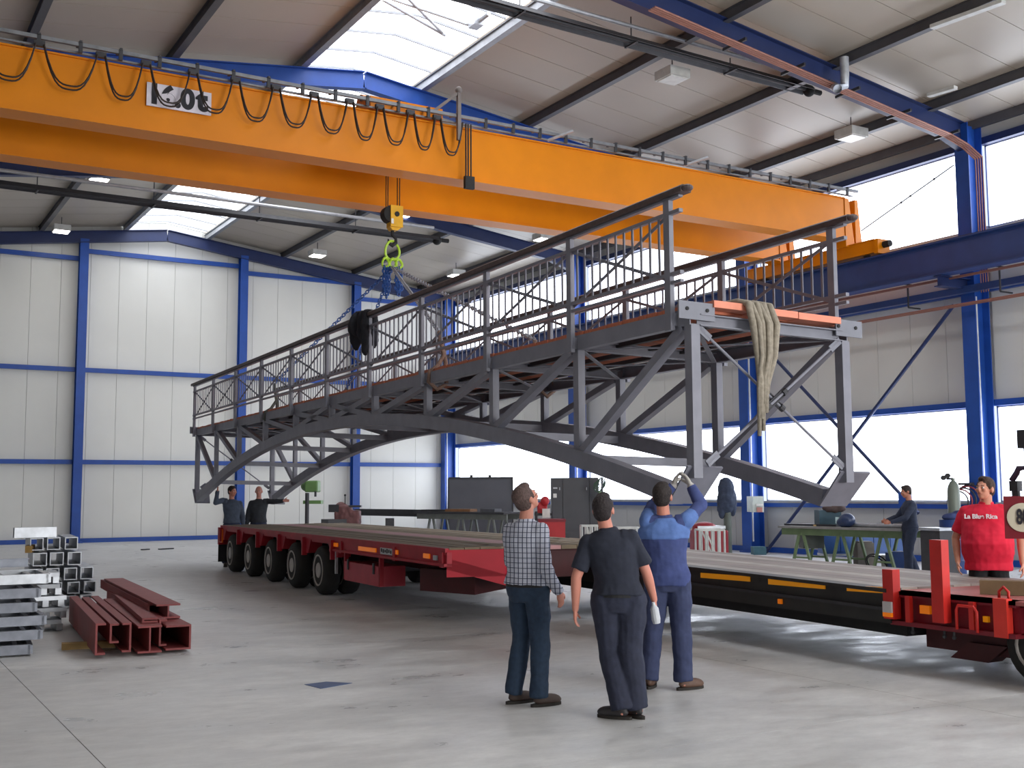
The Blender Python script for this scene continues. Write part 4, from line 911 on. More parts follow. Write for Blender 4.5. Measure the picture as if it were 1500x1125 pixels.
# 3: blue work jacket, both gloved hands up at the bearing plate
person('man in blue work jacket and gloves reaching up to the bridge foot', (6.20, 7.75, 0), 37, dict(
    pelvis=(0, 0, .97), chest=(-.02, .01, 1.28), neck=(-.02, .01, 1.46), head=(-.03, .05, 1.645), shL=(-.17, .0, 1.43), shR=(.165, .0, 1.43), elR=(.31, .16, 1.57), wrR=loc3(1012, 712, 9.95), hdR=(-.45, .2, .9),
    elL=(-.12, .27, 1.56), wrL=loc3(986, 712, 10.05), hdL=(.35, .1, .9), knL=(-.13, .02, .5), anL=(-.17, .0, .09), anR=(.12, -.06, .09), knR=(.11, .0, .5)), h=1.77, skin=(196, 130, 110), hair=(40, 32, 30),
    top=BLUW, pants=PANT3, shoes=(96, 72, 60), head_yaw=12, head_pitch=16, gloves=(176, 172, 166), shoe_dir=(10, 55), shirt_z=.92, extra='nobelt', pants_loose=1.08, build=1.04, shoulder_mat=mat('lighter_blue_cloth', (88, 118, 178), .85, 0, 14, .12, .2))
# 4: red T-shirt behind the trailer front
bd, P4, HM4, Hh4, k4 = person('stout man in a red T-shirt with white lettering behind the trailer front', (10.60, 7.80, 0), 238, dict(
    pelvis=(0, 0, .97), chest=(0, .0, 1.29), head=(0, .03, 1.625), elR=(.31, -.03, 1.12), wrR=(.29, .06, .88), elL=(-.31, -.05, 1.12), wrL=(-.32, .02, .87), shL=(-.20, -.01, 1.39), shR=(.20, -.01, 1.39)), h=1.85, skin=(202, 142, 118), hair=(62, 44, 34),
    top=REDT, pants=mat('black_trousers', (30, 30, 34), .9, 0, 12, .1), sleeve='short', shoes=(40, 38, 40), head_yaw=30, head_pitch=8, extra='nobelt', belly=.12, build=1.24, shirt_z=.80, gloves=None)
_dir = V((math.sin(R(238)), math.cos(R(238)), 0)); _rgt = V((-math.cos(R(238)), math.sin(R(238)), 0))
text('La Blue Rica', 'lettering', mat('white_print', (236, 226, 232), .6, amt=0), bd, P4((.04, .200, 1.345)), .066, _rgt, V((0, 0, 1))-_dir*.05, .002, extrude=.02)
# 5: worker at the bench, side on
person('worker in dark blue overalls standing at the workbench', (18.1, 15.05, 0), 300, dict(
    elR=(.22, .16, 1.15), wrR=(.14, .40, 1.08), hdR=(-.2, 1, -.1), elL=(-.22, .16, 1.15), wrL=(-.12, .42, 1.06), hdL=(.2, 1, -.1), head=(0, .05, 1.65), knL=(-.1, .08, .5), anL=(-.12, .1, .09), anR=(.1, -.12, .09)), h=1.78, skin=(176, 116, 94), hair=(46, 34, 30),
    top=OVER, pants=OVER, shoes=(50, 46, 44), head_pitch=-12, voxel=.014, shirt_z=.92, extra='nobelt', pants_loose=1.1)
# 6, 7: the two men at the far end
person('man in grey-blue overalls reaching up to the far arch', (7.93, 26.0, 0), 192, dict(
    shR=(.2, 0, 1.46), elR=(.36, .1, 1.42), wrR=(.33, .16, 1.68), hdR=(0, .1, 1), head=(0, .02, 1.66)), h=1.86, skin=(190, 128, 108), hair=(44, 34, 32), top=mat('grey_overalls', (72, 82, 98), .88, 0, 14, .15), pants=OVER,
    voxel=.014, head_yaw=-38, extra='nobelt', curl=(.4, .2))
person('bald man in dark overalls resting a hand on the far bridge foot', (8.62, 26.15, 0), 206, dict(
    shL=(-.2, 0, 1.44), elL=(-.36, .12, 1.42), wrL=(-.58, .2, 1.45), hdL=(-1, .1, 0), head=(0, .02, 1.66)), h=1.86, skin=(204, 144, 128), hair=(150, 130, 120), top=mat('charcoal_overalls', (52, 56, 62), .88, 0, 14, .15), pants=OVER,
    voxel=.014, bald=True, extra='nobelt', curl=(.4, .2))
hp2 = gd(957, 890, 8.45)
solo(MB().lathe(hp2+V((0, 0, .04)), (.03, 0, -.16), [(.012, 0), (.014, .02), (.032, .05), (.034, .13), (.028, .16)], 12), 'water_bottle', mat('pale_plastic', (196, 200, 206), .3, 0, 9, .1), 'small pale plastic bottle in the right hand of the man in navy', 'bottle')
# ------------------------------------------------------------------ red-brown steel beams on the floor, left
PRM = mat('red_primer_steel', (132, 60, 60), .6, 0, 5, .14)
def fp_(x, y, z=0): return gz(x, y, z)
U = (V((2.75, 15.8, 0))-V((2.42, 12.3, 0))).normalized(); UN = V((U.y, -U.x, 0))
def steel(kind, near, L_, z, lb, rz=0, w=.2, h=.3):
    p = V((near[0], near[1], z+h/2)); d = Matrix.Rotation(rz, 3, 'Z') @ U; q = p+d*L_; mb = MB()
    if kind == 'I': mb.ibeam(p, q, w, h, .02, .016)
    elif kind == 'H': mb.ibeam(p, q, w, h, .018, .016, d.cross(V((0, 0, 1))))
    elif kind == 'U': mb.chan(p, q, w, h, .02, 1)
    else: mb.chan(p, q, w, h, .02, -1)
    solo(mb, 'steel_beam', PRM, lb, 'steel beam', 'red-brown steel beams on the floor')
B0 = V((2.36, 12.25, 0)); 
def at(o, a, b): p = o+UN*a+U*b; return (p.x, p.y)
steel('H', at(B0, .00, 0), 3.4, .03, 'red-brown H-beam standing at the left side of the left bundle', 0, .24, .30) if False else None
steel('U', at(B0, -.02, 0), 3.5, .04, 'leftmost red-brown channel of the left bundle, its flat side facing left', 0, .10, .32)
steel('U', at(B0, .13, .1), 3.4, .14, 'narrow red-brown channel lying second from left in the left bundle', 0, .09, .2)
steel('V', at(B0, .335, .02), 3.5, .05, 'upright red-brown web profile in the middle of the left bundle', 0, .09, .30)
steel('I', at(B0, .52, -.0), 3.5, .03, 'red-brown I-beam on the right of the left bundle', 0, .24, .28)
steel('U', at(B0, .47, .25), 3.2, .315, 'flat red-brown channel lying on top of the left bundle', R(-1), .16, .05)
C0 = V((3.0, 12.35, 0))
steel('U', at(C0, .02, .1), 4.2, .06, 'left red-brown channel of the right bundle, standing on edge', R(1.5), .08, .28)
steel('V', at(C0, .33, -.05), 3.6, .03, 'right red-brown channel of the right bundle, nearest the open floor', R(1.5), .26, .26)
steel('I', at(C0, .18, .55), 4.4, .30, 'red-brown T-topped beam lying across the top of the right bundle', R(1.5), .26, .16)
steel('U', at(C0, .02, 1.0), 4.2, .31, 'thin red-brown angle at the back of the right bundle', R(1.5), .06, .12)
for i, (x, y, lb) in enumerate(((118, 952, 'pale wooden block under the left bundle of red-brown beams'), (150, 915, 'hidden wooden spacer under the far half of the left bundle'))):
    if i: continue
    c = fp_(x, y); solo(MB().box((c.x+.1, c.y+.1, .035), (.55, .12, .07), R(-8)), 'wood_block', mat('pale_wood', (180, 150, 100), .8, 0, 6, .2), lb, 'wood')
# ------------------------------------------------------------------ galvanised stacks, far left
GV = GALV(); GVD = mat('dull_galvanised', (134, 138, 148), .5, .45, 8, .16)
s0 = fp_(18, 962); 
def gframe(c, w, l, hh, rz, m, lb, bars=5):
    t = thing('galvanised_pallet', lb, 'steel pallet', c, 'galvanised pallets in the left stack'); ca, sa = math.cos(rz), math.sin(rz)
    def Q(a, b, z): return V(c)+V((a*ca-b*sa, a*sa+b*ca, z))
    for b_ in (-l/2, l/2): MB().chan(Q(-w/2, b_, hh/2), Q(w/2, b_, hh/2), .06, hh, .008, -1 if b_ < 0 else 1).build('side_channel', m, t)
    for k in range(bars): a = -w/2+w*(k+.5)/bars; MB().beam(Q(a, -l/2+.03, hh/2), Q(a, l/2-.03, hh/2), .045, hh*.5).build('cross_bar', m, t)
    for a in (-w/2, w/2): MB().beam(Q(a, -l/2, hh/2), Q(a, l/2, hh/2), .05, hh*.9).build('end_bar', m, t)
    return t
names = ['lowest', 'second', 'third', 'fourth', 'fifth', 'sixth', 'seventh', 'topmost']
z = .02
for i in range(6):
    hh = .10; gframe((s0.x-.42+.05*(i % 3-1), s0.y+.45, z), 1.35+.06*(i % 2), .9, hh, R(-5+2*(i % 3)), GVD if i != 5 else GV, '%s galvanised pallet frame of the near stack at the left edge' % names[i]); z += hh+.045
for k, (dx, dy) in enumerate(((-.3, .3), (.1, .5))):
    solo(MB().chan((s0.x-.9+dx, s0.y+dy, z+.05), (s0.x+.1+dx, s0.y+dy+.1, z+.05), .06, .09, .008), 'galvanised_channel', GVD, ['front galvanised channel lying on the near left stack', 'rear galvanised channel lying on the near left stack'][k], 'steel profile')
# middle low pile of pale U pieces
m0 = fp_(76, 925)
for i in range(5):
    z_ = .01+.145*i; c = (m0.x-.12+.02*((i*3) % 4), m0.y+.25+.03*(i % 2), z_)
    mb = MB(); rz = R(-8+5*(i % 3)); ca, sa = math.cos(rz), math.sin(rz)
    def Q(a, b, zz): return V(c)+V((a*ca-b*sa, a*sa+b*ca, zz))
    w = .52-.03*i
    mb.beam(Q(-w/2, 0, .105), Q(w/2, 0, .105), .5, .05)
    for a in (-w/2+.05, 0, w/2-.05): mb.beam(Q(a, 0, 0), Q(a, 0, .08), .07, .46, (0, 1, 0))
    solo(mb, 'galvanised_bracket', GV, '%s pale galvanised bracket of the middle pile beside the red beams' % names[i] if i < 4 else 'topmost pale galvanised bracket of the middle pile beside the red beams', 'steel bracket', 'galvanised brackets of the middle pile')
# tall back pile: box sections laid crosswise with wooden spacers
b0 = fp_(95, 893)
def tubebox(mb, p, q, w, h, t=.012):
    d, r_, u = mb.frame(p, q, (0, 0, 1))
    for (a, b_, ww, hh) in ((0, h/2-t/2, w, t), (0, -h/2+t/2, w, t), (-w/2+t/2, 0, t, h-2*t), (w/2-t/2, 0, t, h-2*t)):
        mb.prof(V(p), V(q), [(a-ww/2, b_-hh/2), (a-ww/2, b_+hh/2), (a+ww/2, b_+hh/2), (a+ww/2, b_-hh/2)])
    return mb
rows = [(.02, 4, .17), (.22, 4, .17), (.42, 4, .18), (.64, 3, .19), (.87, 3, .18)]
cn = 0
posn = ['left end', 'second place', 'third place', 'right end']
for ri, (z_, n_, s_) in enumerate(rows):
    for k in range(n_):
        xx = b0.x+.02+(-.42+k*.24)+(.05 if ri % 2 else 0); mb = MB()
        tubebox(mb, (xx, b0.y+.1+.05*(k % 2), z_+s_/2), (xx+.12, b0.y+1.5, z_+s_/2), s_, s_)
        t_ = solo(mb, 'galvanised_box_section', GV, 'galvanised box section in the tall left pile, %s row, %s' % (['lowest', 'second', 'third', 'fourth', 'fifth', 'top'][ri], posn[k] if n_ > 1 else 'alone'), 'steel profile', 'galvanised box sections of the tall pile')
for k, (z_, lb) in enumerate(((.83, 'upper'), (.40, 'lower'))):
    solo(MB().beam((b0.x-.52, b0.y+.05, z_+.06), (b0.x-.40, b0.y+.6, z_+.06), .09, .1), 'wood_spacer', mat('ochre_wood', (150, 118, 64), .8, 0, 6, .2), '%s ochre wooden spacer at the left of the tall galvanised pile' % lb, 'wood')
tb_ = MB(); tubebox(tb_, (b0.x-.70, b0.y+.25, 1.13), (b0.x-.12, b0.y+.25, 1.13), .14, .15)
solo(tb_, 'galvanised_box_section', GV, 'long galvanised box section jutting left from the top of the tall pile', 'steel profile')
# ------------------------------------------------------------------ small things on the floor
a, b_, c, d = fp_(446, 1003), fp_(478, 999), fp_(516, 1001), fp_(470, 1009)
solo(MB().poly([a, b_, c, d], (0, 0, .004)), 'blue_sheet', mat('blue_paper', (70, 88, 124), .6, 0, 6, .08), 'small blue sheet lying on the concrete floor in the foreground', 'paper')
WM = mat('white_floor_mark', (222, 222, 220), .5)
for p, q, lb in (((1008, 931), (1032, 932), 'left white dash on the floor right of the three men'), ((1036, 928), (1060, 925), 'right white dash on the floor right of the three men')):
    solo(MB().beam(fp_(*p, .003), fp_(*q, .003), .035, .004), 'floor_dash', WM, lb, 'mark')  # short white strips laid flat on the floor
for i, (px, py, lb) in enumerate(((245, 805, 'small dark scrap on the floor before the back wall'), (214, 806, 'tiny dark scrap on the floor left of the larger scrap'))):
    c = fp_(px, py); solo(MB().beam((c.x-.25/(i+1), c.y, .02), (c.x+.2/(i+1), c.y+.1, .025), .12, .03), 'scrap', DARK(), lb, 'scrap')
a, c = fp_(1062, 827), fp_(1156, 831)
solo(MB().ibeam(a+V((0, 0, .06)), c+V((0, 0, .06)), .12, .1, .012, .01), 'steel_bar', DARK(), 'long dark steel bar on the floor behind the low bed', 'steel bar')
# ------------------------------------------------------------------ workshop along the window wall
def onf(px, D, z=0):      # a point at depth D on height z
    r_ = ray(px, 562.5); p = CAM+r_*D; return V((p.x, p.y, z))
def up_(px, py, D):       # the height seen at that pixel
    return (CAM+ray(px, py)*D).z
cxd = RT.copy(); cxd.z = 0; cxd.normalize(); cyd = V((-cxd.y, cxd.x, 0))
def obox(mb, px0, px1, py0, py1, D, dep=.4, floor=False):
    """upright box seen between those pixels, dep deep, square to the hall walls"""
    z1, z0 = up_((px0+px1)/2, py0, D), up_((px0+px1)/2, py1, D); a, c = onf(px0, D), onf(px1, D)
    if floor: z0 = 0
    return mb.poly([V((a.x, a.y, z0)), V((c.x, c.y, z0)), V((c.x, c.y, z0))+cyd*dep, V((a.x, a.y, z0))+cyd*dep], (0, 0, z1-z0))
# drill press
D = 28.; t = thing('drill_press', 'green drill press on a dark pole behind the trailer deck', 'machine', onf(453, D)); DG = mat('machine_green', (104, 142, 84), .5, 0, 4, .12)
c = onf(452, D); MB().tube(c, c+V((0, 0, up_(452, 722, D))), .05, 12).build('column', DARK(), t); MB().tube(c, c+V((0, 0, .06)), .28, 16).build('base', DG, t)
hb_ = MB(); obox(hb_, 448, 467, 704, 721, D, .45); hb_.ball(V((*onf(448, D).xy, up_(448, 712, D)))+cyd*.2, (.12, .2, .13)); blob(hb_, 'drill_head', DG, t, .025)
MB().tube(V((*onf(464, D).xy, up_(0, 722, D))), V((*onf(464, D).xy, up_(0, 730, D))), .03).build('spindle', DARK(), t)
obox(MB(), 446, 472, 733, 738, D, .35).build('work_table', DG, t)
# old red-brown lathe
D = 30.; t = thing('lathe', 'old red-brown bench lathe below the third blue back column', 'machine', onf(505, D)); OR_ = mat('old_machine_red', (110, 72, 72), .6, .1, 8, .25)
lb_ = MB(); obox(lb_, 492, 527, 748, 768, D, .5); obox(lb_, 497, 515, 741, 750, D, .4); lb_.ball(V((*onf(500, D).xy, up_(0, 747, D)))+cyd*.2, .17); blob(lb_, 'body', OR_, t, .03, .05)
obox(MB(), 483, 498, 739, 750, D, .35).build('headstock', DARK(), t); obox(MB(), 512, 530, 740, 743, D, .2).build('tailstock', DARK(), t)
c = onf(505, D); MB().box((c.x, c.y+.2, .5), (.9, .5, 1.0)).build('stand', DARK(), t); MB().tube(V((*onf(507, D).xy, up_(0, 741, D))), V((*onf(507, D).xy, up_(0, 728, D))), .012, 6).ball(V((*onf(507, D).xy, up_(0, 728, D))), .03, nu=8, nv=6).build('lever', BLK(), t)
# long steel sections on trestles
D = 32.
a, c = onf(522, D+3), onf(632, D); z_ = up_(0, 755, D)
solo(MB().ibeam((a.x, a.y, z_), (c.x, c.y, z_), .18, .2, .02, .014), 'steel_section', DARK(), 'long dark steel section lying on supports left of the dark sheet', 'steel beam')
t = thing('roller_stand', 'dark roller stand under the long steel section', 'stand', onf(572, D)); c = onf(572, D)
MB().box((c.x, c.y, z_/2-.06), (.18, .2, z_-.14)).build('post', DARK(), t); MB().box((c.x, c.y, .03), (.5, .5, .06)).build('foot', DARK(), t)
def table(px0, px1, pyt, D0, D1, label, mt, ml, w=.9, tres=2, cat='table'):
    a, c = onf(px0, D0), onf(px1, D1); za = up_((px0+px1)/2, pyt, (D0+D1)/2); d = (c-a).normalized(); n = V((-d.y, d.x, 0)); t = thing('work_table', label, cat, (a+c)/2)
    for k in range(3): MB().beam(a+n*w*(k/3+.0)+V((0, 0, za)), c+n*w*(k/3+.0)+V((0, 0, za)), w/3-.01, .05).build('top_board', mt, t)
    MB().beam(a+V((0, 0, za-.1)), c+V((0, 0, za-.1)), .05, .14).beam(a+n*w*.66+V((0, 0, za-.1)), c+n*w*.66+V((0, 0, za-.1)), .05, .14).build('table_frame', ml, t)
    for k in range(tres):
        u = (k+.5)/tres; m_ = a.lerp(c, u)
        for yy in (.0, w*.6):
            for s in (-1, 1): MB().beam(m_+n*yy+V((0, 0, za-.16))+d*s*.06, m_+n*yy+d*s*.28, .05, .05).build('leg', ml, t)
            MB().beam(m_+n*yy-d*.2+V((0, 0, .25)), m_+n*yy+d*.2+V((0, 0, .25)), .03, .04).build('brace', ml, t)
        MB().beam(m_-n*.05+V((0, 0, za-.14)), m_+n*(w*.7)+V((0, 0, za-.14)), .06, .06).build('trestle_beam', ml, t)
    return a, c, d, n, za
GT = mat('grey_trestle', (120, 124, 120), .6, .3)
a, c, d, n_, za = table(612, 742, 751, 31.5, 29.5, 'long dark work table on pale trestles before the dark steel sheet', DARK(), GT, .9, 3)
for k, (u, w, h, col, lb, nm) in enumerate(((.14, .9, .05, (52, 52, 54), 'flat dark bar on the left end of the long table', 'flat_bar'), (.42, .9, .07, (140, 100, 66), 'brown board lying on the long dark table', 'board'), (.75, .5, .08, (90, 92, 98), 'tray of small steel parts on the long dark table', 'parts_tray'))):
    m_ = a.lerp(c, u)+n_*.3; solo(MB().beam(m_-d*w/2+V((0, 0, za+.03+h/2)), m_+d*w/2+V((0, 0, za+.03+h/2)), .3, h), nm, mat('thing_%d' % col[0], col, .6, 0, 6, .2), lb, nm.split('_')[-1])
# dark sheet, standing
D = 33.5; t = thing('steel_sheet', 'large dark grey upright steel sheet with two lifting lugs', 'sheet', onf(703, D))
obox(MB(), 658, 750, 701, 800, D, .08, True).build('sheet', mat('dark_sheet', (88, 90, 98), .5, .2, 1.5, .1), t); obox(MB(), 657, 751, 699, 702, D-.02, .12).build('top_edge', DARK(), t)
for px in (688, 715): obox(MB(), px, px+4, 696, 700, D, .08).build('lug', DARK(), t)
for px in (657, 750): obox(MB(), px-1, px+1, 701, 800, D-.03, .14).build('side_edge', DARK(), t)
# dark cabinet
D = 35.; t = thing('cabinet', 'tall dark grey steel cabinet with a white label before the window', 'cabinet', onf(840, D)); CB = mat('cabinet_grey', (70, 70, 74), .45, .1, 3, .06)
obox(MB(), 806, 875, 700, 792, D, .7, True).build('body', CB, t)
for x0_, x1_ in ((807, 822), (823, 861), (862, 874)):
    dr = obox(MB(), x0_, x1_, 702, 790, D-.03, .03).build('door', CB, t); obox(MB(), x1_-4, x1_-3, 714, 718, D-.06, .03).build('handle', GALV(), dr)
obox(MB(), 809, 814, 723, 729, D-.05, .02).build('label', mat('white_sticker', (225, 225, 220)), t); obox(MB(), 809, 815, 714, 716, D-.05, .02).build('vent', GALV(), t)
D = 34.; t = thing('hose_rack', 'green hose coils hanging at the right side of the dark cabinet', 'hose', onf(880, D)); HG = mat('hose_green', (54, 84, 62), .6)
c = V((*onf(880, D).xy, up_(0, 712, D)))
for k in range(5): MB().path([c+V((.12*math.cos(j*PI/8)*(1+.1*k), .05*k, .16*math.sin(j*PI/8)-.03*k)) for j in range(17)], .014, 5).build('coil', HG, t)
obox(MB(), 876, 884, 720, 732, D, .3).build('bin', mat('light_green_plastic', (138, 168, 118), .5), t); c = onf(880, D); MB().beam(c, V((c.x, c.y, up_(0, 705, D))), .04, .04).build('post', DARK(), t)
# red container and lathe-like tool behind the first man
D = 29.; t = thing('red_crate', 'bright red steel crate beside the checked shirt, below the cabinet', 'crate', onf(807, D)); RC = mat('crate_red', (178, 38, 44), .5, 0, 4, .1)
obox(MB(), 788, 826, 763, 792, D, .8).build('body', RC, t); obox(MB(), 787, 827, 760, 764, D-.02, .84).build('rim', mat('dark_red_paint', (122, 18, 34)), t); obox(MB(), 788, 826, 792, 800, D, .8).build('skid', DARK(), t)
D = 30.; t = thing('red_grinder', 'red grinding tool with a white cover on a bench behind the checked shirt', 'tool', onf(792, D))
g_ = MB(); obox(g_, 786, 800, 736, 752, D, .2); g_.ball(V((*onf(797, D).xy, up_(0, 738, D))), (.12, .12, .12)); blob(g_, 'body', RC, t, .02, .02)
obox(MB(), 782, 810, 751, 755, D, .6).build('bench_top', DARK(), t); obox(MB(), 793, 804, 745, 758, D-.2, .1).build('cover', mat('white_cover', (220, 218, 214), .5), t)
for px in (784, 808): c = onf(px, D); MB().beam(c, V((c.x, c.y, up_(0, 753, D))), .05, .05).build('leg', DARK(), t)
# white racks
def rack(px0, px1, py0, D, lb, diag=True):
    t = thing('white_rack', lb, 'rack', onf((px0+px1)/2, D)); m = mat('white_rack_paint', (200, 202, 198), .5, .1); a, c = onf(px0, D), onf(px1, D); z1 = up_((px0+px1)/2, py0, D); n = 5
    for dd in (0, .6):
        o = cyd*dd
        for z in (.08, z1): MB().beam(a+o+V((0, 0, z)), c+o+V((0, 0, z)), .04, .04).build('rail', m, t)
        for k in range(n): p = a.lerp(c, k/(n-1))+o; MB().beam(p, p+V((0, 0, z1)), .035, .035).build('upright', m, t)
        if diag: MB().beam(a.lerp(c, .25)+o+V((0, 0, z1)), a.lerp(c, .75)+o+V((0, 0, .08)), .03, .03).build('diagonal', m, t)
    for p in (a, c): MB().beam(p+V((0, 0, z1)), p+cyd*.6+V((0, 0, z1)), .035, .035).build('end_rail', m, t)
    return t
rack(1020, 1056, 776, 26.3, 'white slatted rack right of the blue work jacket'); rack(850, 879, 770, 28.5, 'white slatted rack between the first two men')
rack(900, 933, 773, 28.6, 'white slatted rack seen between the two men in blue')
D = 27.6; t = thing('red_machine', 'dark red machine standing behind the white slatted rack', 'machine', onf(1040, D))
mb_ = MB(); obox(mb_, 1012, 1062, 776, 806, D, .7, True); mb_.ball(V((*onf(1030, D).xy, up_(0, 777, D)))+cyd*.3, (.3, .3, .12)); blob(mb_, 'body', mat('deep_red', (150, 30, 44), .5, 0, 3, .15), t, .03); obox(MB(), 1018, 1058, 770, 774, D, .6).build('tray', GALV(), t); obox(MB(), 1020, 1022, 770, 806, D+.1, .5).build('tray_post', DARK(), t)
# jacket on a grey-green post
D = 29.5; t = thing('post_stand', 'grey-green steel post carrying a hanging jacket beside the blue column', 'post', onf(1061, D)); PG = mat('grey_green_steel', (96, 104, 96), .5, .1, 4, .1)
c = onf(1061, D); MB().tube(c, V((c.x, c.y, up_(0, 716, D))), .10, 14).build('post', PG, t); MB().tube(c, c+V((0, 0, .04)), .25, 16).build('foot', PG, t)
j = MB(); cc = V((*onf(1060, D).xy, up_(0, 722, D)))
j.ball(cc, (.2, .22, .30)).ball(cc+V((.02, 0, -.28)), (.24, .22, .36)).ball(cc+cxd*.16+V((0, 0, -.35)), (.09, .12, .36)).ball(cc-cxd*.13+V((0, 0, -.4)), (.1, .12, .38))
tag(blob(j, 'jacket', mat('slate_blue_cloth', (58, 68, 88), .9, 0, 10, .2, .2), None, .025, .06, at=V((c.x, c.y, cc.z-.7))), 'slate blue jacket hung over the grey-green post', 'jacket')
# electric box on the column, with papers
t = thing('electric_box', 'pale electric box with papers fixed to the blue column', 'box', gx(1106, 740, 21.9)); bx = gx(1106, 739, 21.5)
D = 29.9
obox(MB(), 1098, 1114, 727, 750, (bx-CAM).dot(FW)-.25, .75).build('housing', mat('pale_green_grey', (196, 206, 200), .5), t)
obox(MB(), 1103, 1113, 738, 741, (bx-CAM).dot(FW)-.3, .03).build('paper', mat('paper', (226, 226, 222), .6), t); obox(MB(), 1104, 1112, 743, 750, (bx-CAM).dot(FW)-.3, .03).build('tag', mat('pinkish_label', (190, 130, 120), .6), t)
solo(obox(MB(), 1098, 1116, 800, 813, (bx-CAM).dot(FW)-.5, .4), 'teal_box', mat('teal_box', (70, 110, 122), .6), 'small teal box at the foot of the column with the electric box', 'box')
# workbench with its things
GB = mat('olive_green_bench', (112, 132, 96), .6, 0, 4, .15)
a, c, d, n_, za = table(1140, 1318, 773, 25.0, 22.4, 'long green-edged workbench by the window wall with tools and a helmet', mat('grey_bench_top', (142, 140, 138), .5, .2, 4, .2), GB, .9, 3, 'workbench')
def on(u, w=.2): p = a.lerp(c, u)+n_*w; return V((p.x, p.y, za+.026))
for k, (u0, u1, ww, lb) in enumerate(((.55, .98, .1, 'front steel tube lying on the workbench beside the worker'), (.5, .95, .25, 'rear steel tube lying on the workbench beside the worker'), (.0, .45, .12, 'thin steel flat lying on the left end of the workbench'))):
    p, q = on(u0, ww), on(u1, ww); solo(MB().tube(p+V((0, 0, .045)), q+V((0, 0, .045)), .045, 10) if k < 2 else MB().beam(p+V((0, 0, .02)), q+V((0, 0, .02)), .12, .04), 'steel_tube' if k < 2 else 'steel_flat', GALV() if k == 0 else DARK(), lb, 'steel profile')
hp_ = on(.56, -.02); h_ = MB().ball(hp_+V((0, 0, .14)), (.16, .18, .15)).ball(hp_-d*.08+V((0, 0, .1)), (.15, .16, .11))
hl = blob(h_, 'welding_helmet', mat('dark_blue_helmet', (40, 56, 90), .35), None, .02, at=hp_); tag(hl, 'dark blue welding helmet on the middle of the workbench', 'helmet')
MB().box(hp_-d*.17+V((0, 0, .14)), (.09, .2, .13), math.atan2(d.y, d.x)).build('visor', mat('bright_visor', (200, 224, 226), .15), hl)
p = on(.34, .55); mb_ = MB(); obox(mb_, 1194, 1226, 747, 768, 24.4, .4)
solo(mb_, 'tool_case', mat('teal_case', (46, 76, 90), .6), 'dark teal tool case at the back of the workbench', 'case'); zt = up_(1210, 747, 24.4)
cq = V((*onf(1216, 24.5).xy, zt)); tag(blob(MB().ball(cq+V((0, 0, .04)), (.28, .2, .10)).ball(cq+d*.1+V((0, 0, .06)), (.15, .16, .1)), 'work_clothes', mat('brown_cloth', (84, 70, 68), .9, 0, 8, .25), None, .025, .05, at=cq), 'brown heap of work clothes on top of the teal tool case', 'clothes')
solo(obox(MB(), 1186, 1236, 768, 772, 24.3, .5), 'wooden_board', mat('pale_wood', (180, 150, 100)), 'pale wooden board under the teal tool case', 'board')
for (u, ww, rr, col, lb, nm, cat) in ((.82, .45, (.24, .16, .09), (40, 40, 48), 'black cloth heap on the workbench beside the worker', 'work_clothes', 'clothes'), (.70, .5, (.2, .14, .05), (92, 92, 98), 'grey rag heap on the workbench left of the black cloth', 'rag', 'rag')):
    p = on(u, ww); tag(blob(MB().ball(p+V((0, 0, rr[2]*.8)), rr).ball(p+d*.15+V((0, 0, rr[2]*.5)), (rr[0]*.6, rr[1], rr[2]*.6)), nm, mat('cloth_%d' % col[0], col, .9, 0, 8, .2), None, .02, .04, at=p), lb, cat)
# blue cabinet and clutter under the bench
t = thing('blue_cabinet', 'low blue steel cabinet standing behind the workbench trestles', 'cabinet', onf(1248, 25.6)); BC = mat('cabinet_blue', (40, 84, 150), .45, 0, 3, .08)
obox(MB(), 1199, 1298, 770, 810, 25.4, .5).build('body', BC, t)
for x0_ in range(1200, 1297, 24): obox(MB(), x0_, x0_+23, 772, 806, 25.36, .03).build('door', BC, t)
obox(MB(), 1199, 1298, 810, 813, 25.35, .55).build('plinth', GALV(), t)
for (x0_, x1_, y0_, y1_, dd, col, lb, nm) in ((1281, 1298, 798, 816, 23.6, (196, 196, 190), 'white bucket under the workbench', 'bucket'), (1248, 1272, 801, 818, 24.4, (104, 98, 92), 'grey-brown crate under the workbench', 'crate'), (1296, 1320, 816, 832, 22.8, (40, 66, 120), 'small blue machine under the right end of the workbench', 'compressor'), (1170, 1200, 783, 802, 24.6, (74, 80, 76), 'dark drawer box hanging under the left end of the workbench', 'drawer_box')):
    z_ = up_(0, y1_, dd)
    mb_ = MB()
    if nm == 'bucket':
        c_ = onf((x0_+x1_)/2, dd); mb_.lathe((c_.x, c_.y, 0), (0, 0, 1), [(.10, 0), (.13, .34), (.12, .34), (.09, .02)], 16)
    elif nm == 'drawer_box': obox(mb_, x0_, x1_, y0_, y1_, dd, .4)
    else:
        a_, b__ = onf(x0_, dd), onf(x1_, dd); z1_ = max(up_(0, y0_, dd), .2); mb_.poly([a_, b__, b__+cyd*.35, a_+cyd*.35], (0, 0, z1_)).poly([a_.lerp(b__, .1)+V((0, 0, z1_)), a_.lerp(b__, .9)+V((0, 0, z1_)), a_.lerp(b__, .9)+cyd*.3+V((0, 0, z1_)), a_.lerp(b__, .1)+cyd*.3+V((0, 0, z1_))], (0, 0, .03))
    solo(mb_, nm, mat('clutter_%d' % col[0], col, .6, 0, 6, .15), lb, nm.split('_')[-1])
